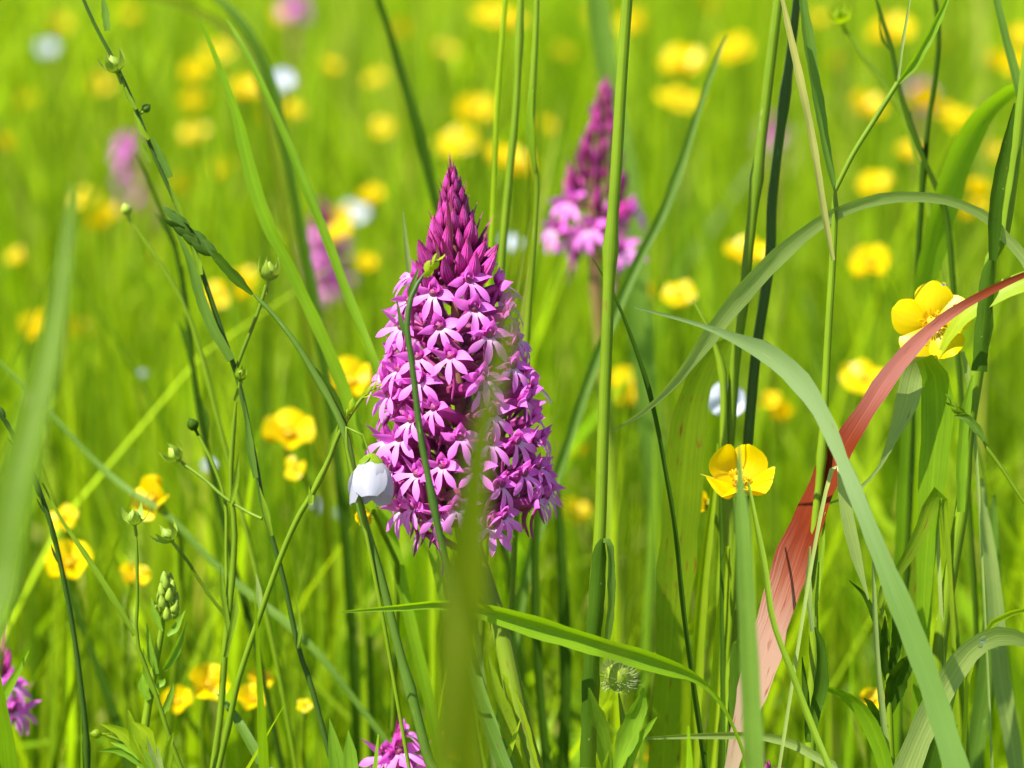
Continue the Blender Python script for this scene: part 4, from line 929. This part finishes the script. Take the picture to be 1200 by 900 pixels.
# ------------------------------------------------------------------ white flax flowers
def white_mesh():
    out = []
    for c in (.35, .75, 1.15):
        g = Geo(); e = Vector((math.cos(c), 0, math.sin(c)))
        petal(g, (.05, 0, 0), (.5, 0, .1 + .3 * c), e, [.08, .24, .42, .54, .58, .52, .36, .1], side=(0, 1, 0), cup=.25, rows=8, cols=4, ruffle=.04)
        out.append(g.mesh('flax_petal', 'white'))
    return out
WM = white_mesh()
def flax_flower(x, y, d, dia, nrm, label, v=1, group=None):
    r = random.Random(int(x + y)); top = P(x, y, d); R = dia * .5 * PXM * (FOC + d / 100) / FOC
    b = Vector((top.x + r.uniform(-.02, .02), top.y + .01, 0)); o = tag(empty('flax_flower', b), label, 'flax flower', group)
    m = to_frame(top - b, nrm, r.random() * 6, R); flower_stem(o, b, top, nrm, .0006, 'stem', r)
    for i in range(5): link('petal', WM[v], o, m @ Matrix.Rotation(6.2832 * i / 5, 4, 'Z'))
    g = Geo(); lathe(g, [(.05, -.1), (.16, 0), (.14, .1), (.05, .25)], 8); link('flower_centre', g.mesh('flower_centre', 'capsule'), o, m)
    return o
flax_flower(331, 102, 42, 44, Vector((-.2, -.7, 1)), 'white flax flower glowing between two long blades', 1)
flax_flower(55, 62, 80, 32, Vector((0, -.5, 1)), 'pale blue flax flower far off above the meadow', 1)
flax_flower(413, 252, 60, 40, Vector((.2, -.4, 1)), 'greyish flax flower beside the blurred pink orchid', 0)
flax_flower(850, 472, 9, 50, Vector((.1, -.75, .7)), 'lilac grey flax flower behind the stout pair of stems', 0)
flax_flower(597, 290, 30, 34, Vector((.2, -.5, 1)), 'white flax flower peeping behind the upper orchid flowers', 1)
flax_flower(372, 598, 22, 30, Vector((.5, -.5, .6)), 'small white flower low behind the pale jointed stem', 2)
flax_flower(398, 608, 24, 26, Vector((-.3, -.5, .6)), 'tiny white flower low beside the bell flower', 2)
flax_flower(167, 440, 30, 14, Vector((0, -.5, .6)), 'speck sized white flower behind the diagonal leaf', 2)
flax_flower(245, 548, 20, 22, Vector((0, -.5, .6)), 'pale lilac flax flower behind the small dark round bud', 1)

# white nodding bell flower in front of the orchid
pts, ws = world_path('455,760 440,680 424,600 410,540 404,508 412,497 424,508 431,522 434,535', -1.6, [2.4, 2.4, 2.2, 2.2, 2.2, 2, 2, 2, 2.2])
p = Plant('bell_flower', 'white nodding bell flower with green calyx beside the orchid', 'bell flower', pts[0])
g = Geo(); tube(g, pts, ws, 7); p.part('stem', g, 'stem')
top = P(435, 534, -1.6); down = (-UPV + RIGHT * .02 - FWD * .28).normalized(); k = PXM
fm = to_frame(top, down, .4, 1.0)
g = Geo(); lathe(g, [(1.5 * k, -3 * k), (9 * k, 1 * k), (14 * k, 9 * k), (14.5 * k, 13 * k)], 12, mat=fm); cal = p.part('calyx', g, 'stem')
for i in range(5):
    R = fm @ Matrix.Rotation(6.2832 * (i + .5) / 5, 4, 'Z'); g = Geo()
    petal(g, R @ Vector((11 * k, 0, 3 * k)), R @ Vector((18 * k, 0, 10 * k)), R @ Vector((19 * k, 0, 19 * k)), [7 * k, 8 * k, 6 * k, 3 * k, .2 * k], side=R.to_3x3() @ Vector((0, 1, 0)), cup=-.25, rows=6, cols=3)
    p.part('sepal', g, 'stem', cal)
for i in range(5):
    R = fm @ Matrix.Rotation(6.2832 * i / 5, 4, 'Z'); g = Geo()
    petal(g, R @ Vector((8 * k, 0, 4 * k)), R @ Vector((27 * k, 0, 18 * k)), R @ Vector(((25 + 4 * (i % 2)) * k, 0, (50 + 4 * (i % 3)) * k)), [7 * k, 12 * k, 16 * k, 19 * k, 20 * k, 20 * k, 18 * k, 9 * k], side=R.to_3x3() @ Vector((0, 1, 0)), cup=-.4, rows=9, cols=5, ruffle=.06)
    p.part('petal', g, 'bell')

# ------------------------------------------------------------------ more single blades behind, all alike but for their place
variants = []
for v in range(14):
    r = random.Random(200 + v); g = Geo(); R = []; U = []; nn = 12
    lean = r.uniform(0, .45); az = r.random() * 6.28; tw = r.uniform(-1.4, 1.4); face = r.uniform(-.7, .7); stemlike = v % 3 == 0
    for i in range(nn):
        t = i / (nn - 1); c = Vector((math.cos(az) * lean * t * t, math.sin(az) * lean * t * t, t * (1 - .25 * lean * t * t)))
        a = face + tw * t; S = Vector((math.cos(a), math.sin(a), 0)); Nn = Vector((-math.sin(a), math.cos(a), 0))
        h = (.010 if not stemlike else .007) * (lerp_list([.8, 1, 1, .8, .45, .03], t * 5) if not stemlike else lerp_list([1, 1, .8, .7], t * 3))
        R.append([c + S * (u * h) + Nn * (abs(u) * h * .4) for u in (-1, -.5, 0, .5, 1)]); U.append([(j / 4, t) for j in range(5)])
    mt = ['dark', 'lime', 'mid', 'lime', 'dark', 'grass', 'mid'][v % 7]
    g.grid(R, U); variants.append((g.mesh('grass_shoot', mt), mt))
KIND = {'grass': 'bright green', 'lime': 'lime yellow', 'mid': 'mid green', 'dark': 'dark green'}
for i in range(290):
    if i < 120: y = .05 + .42 * rng.random(); h = rng.uniform(.10, .175)
    else: y = .22 + 1.6 * rng.random() ** 1.5; h = rng.uniform(.17, .245) + .03 * min(1, y)
    x = rng.uniform(-1, 1) * (.16 + .19 * (y + .7)); me, mt = rng.choice(variants)
    o = link('grass_shoot', me); wd = rng.uniform(.16, .28)
    o.location = (x, y, -.005); o.rotation_euler = (0, 0, rng.uniform(-.8, .8)); o.scale = (wd, wd, h)
    tag(o, f'{KIND[mt]} out of focus grass blade standing in the meadow behind the flowers', 'grass blade', f'blurred {KIND[mt]} blades behind the flowers')

# ------------------------------------------------------------------ water drops
def drop(x, y, d, r_px, label):
    k = PXM * r_px; g = Geo(); lathe(g, [(.02 * k, -.7 * k), (.7 * k, -.6 * k), (1 * k, 0), (.75 * k, .6 * k), (.3 * k, .9 * k), (.02 * k, .97 * k)], 12)
    o = link('water_drop', g.mesh('water_drop', 'water')); o.location = P(x, y, d); tag(o, label, 'water drop')
drop(1152, 749, -1.75, 5, 'larger water drop on the pale arching leaf'); drop(1149, 757, -1.75, 3.2, 'smaller water drop on the pale arching leaf')
drop(1087, 403, .1, 4, 'glinting water drop on the fully open buttercup'); drop(1106, 333, .2, 3, 'water drop near the rim of the top petal of the open buttercup')
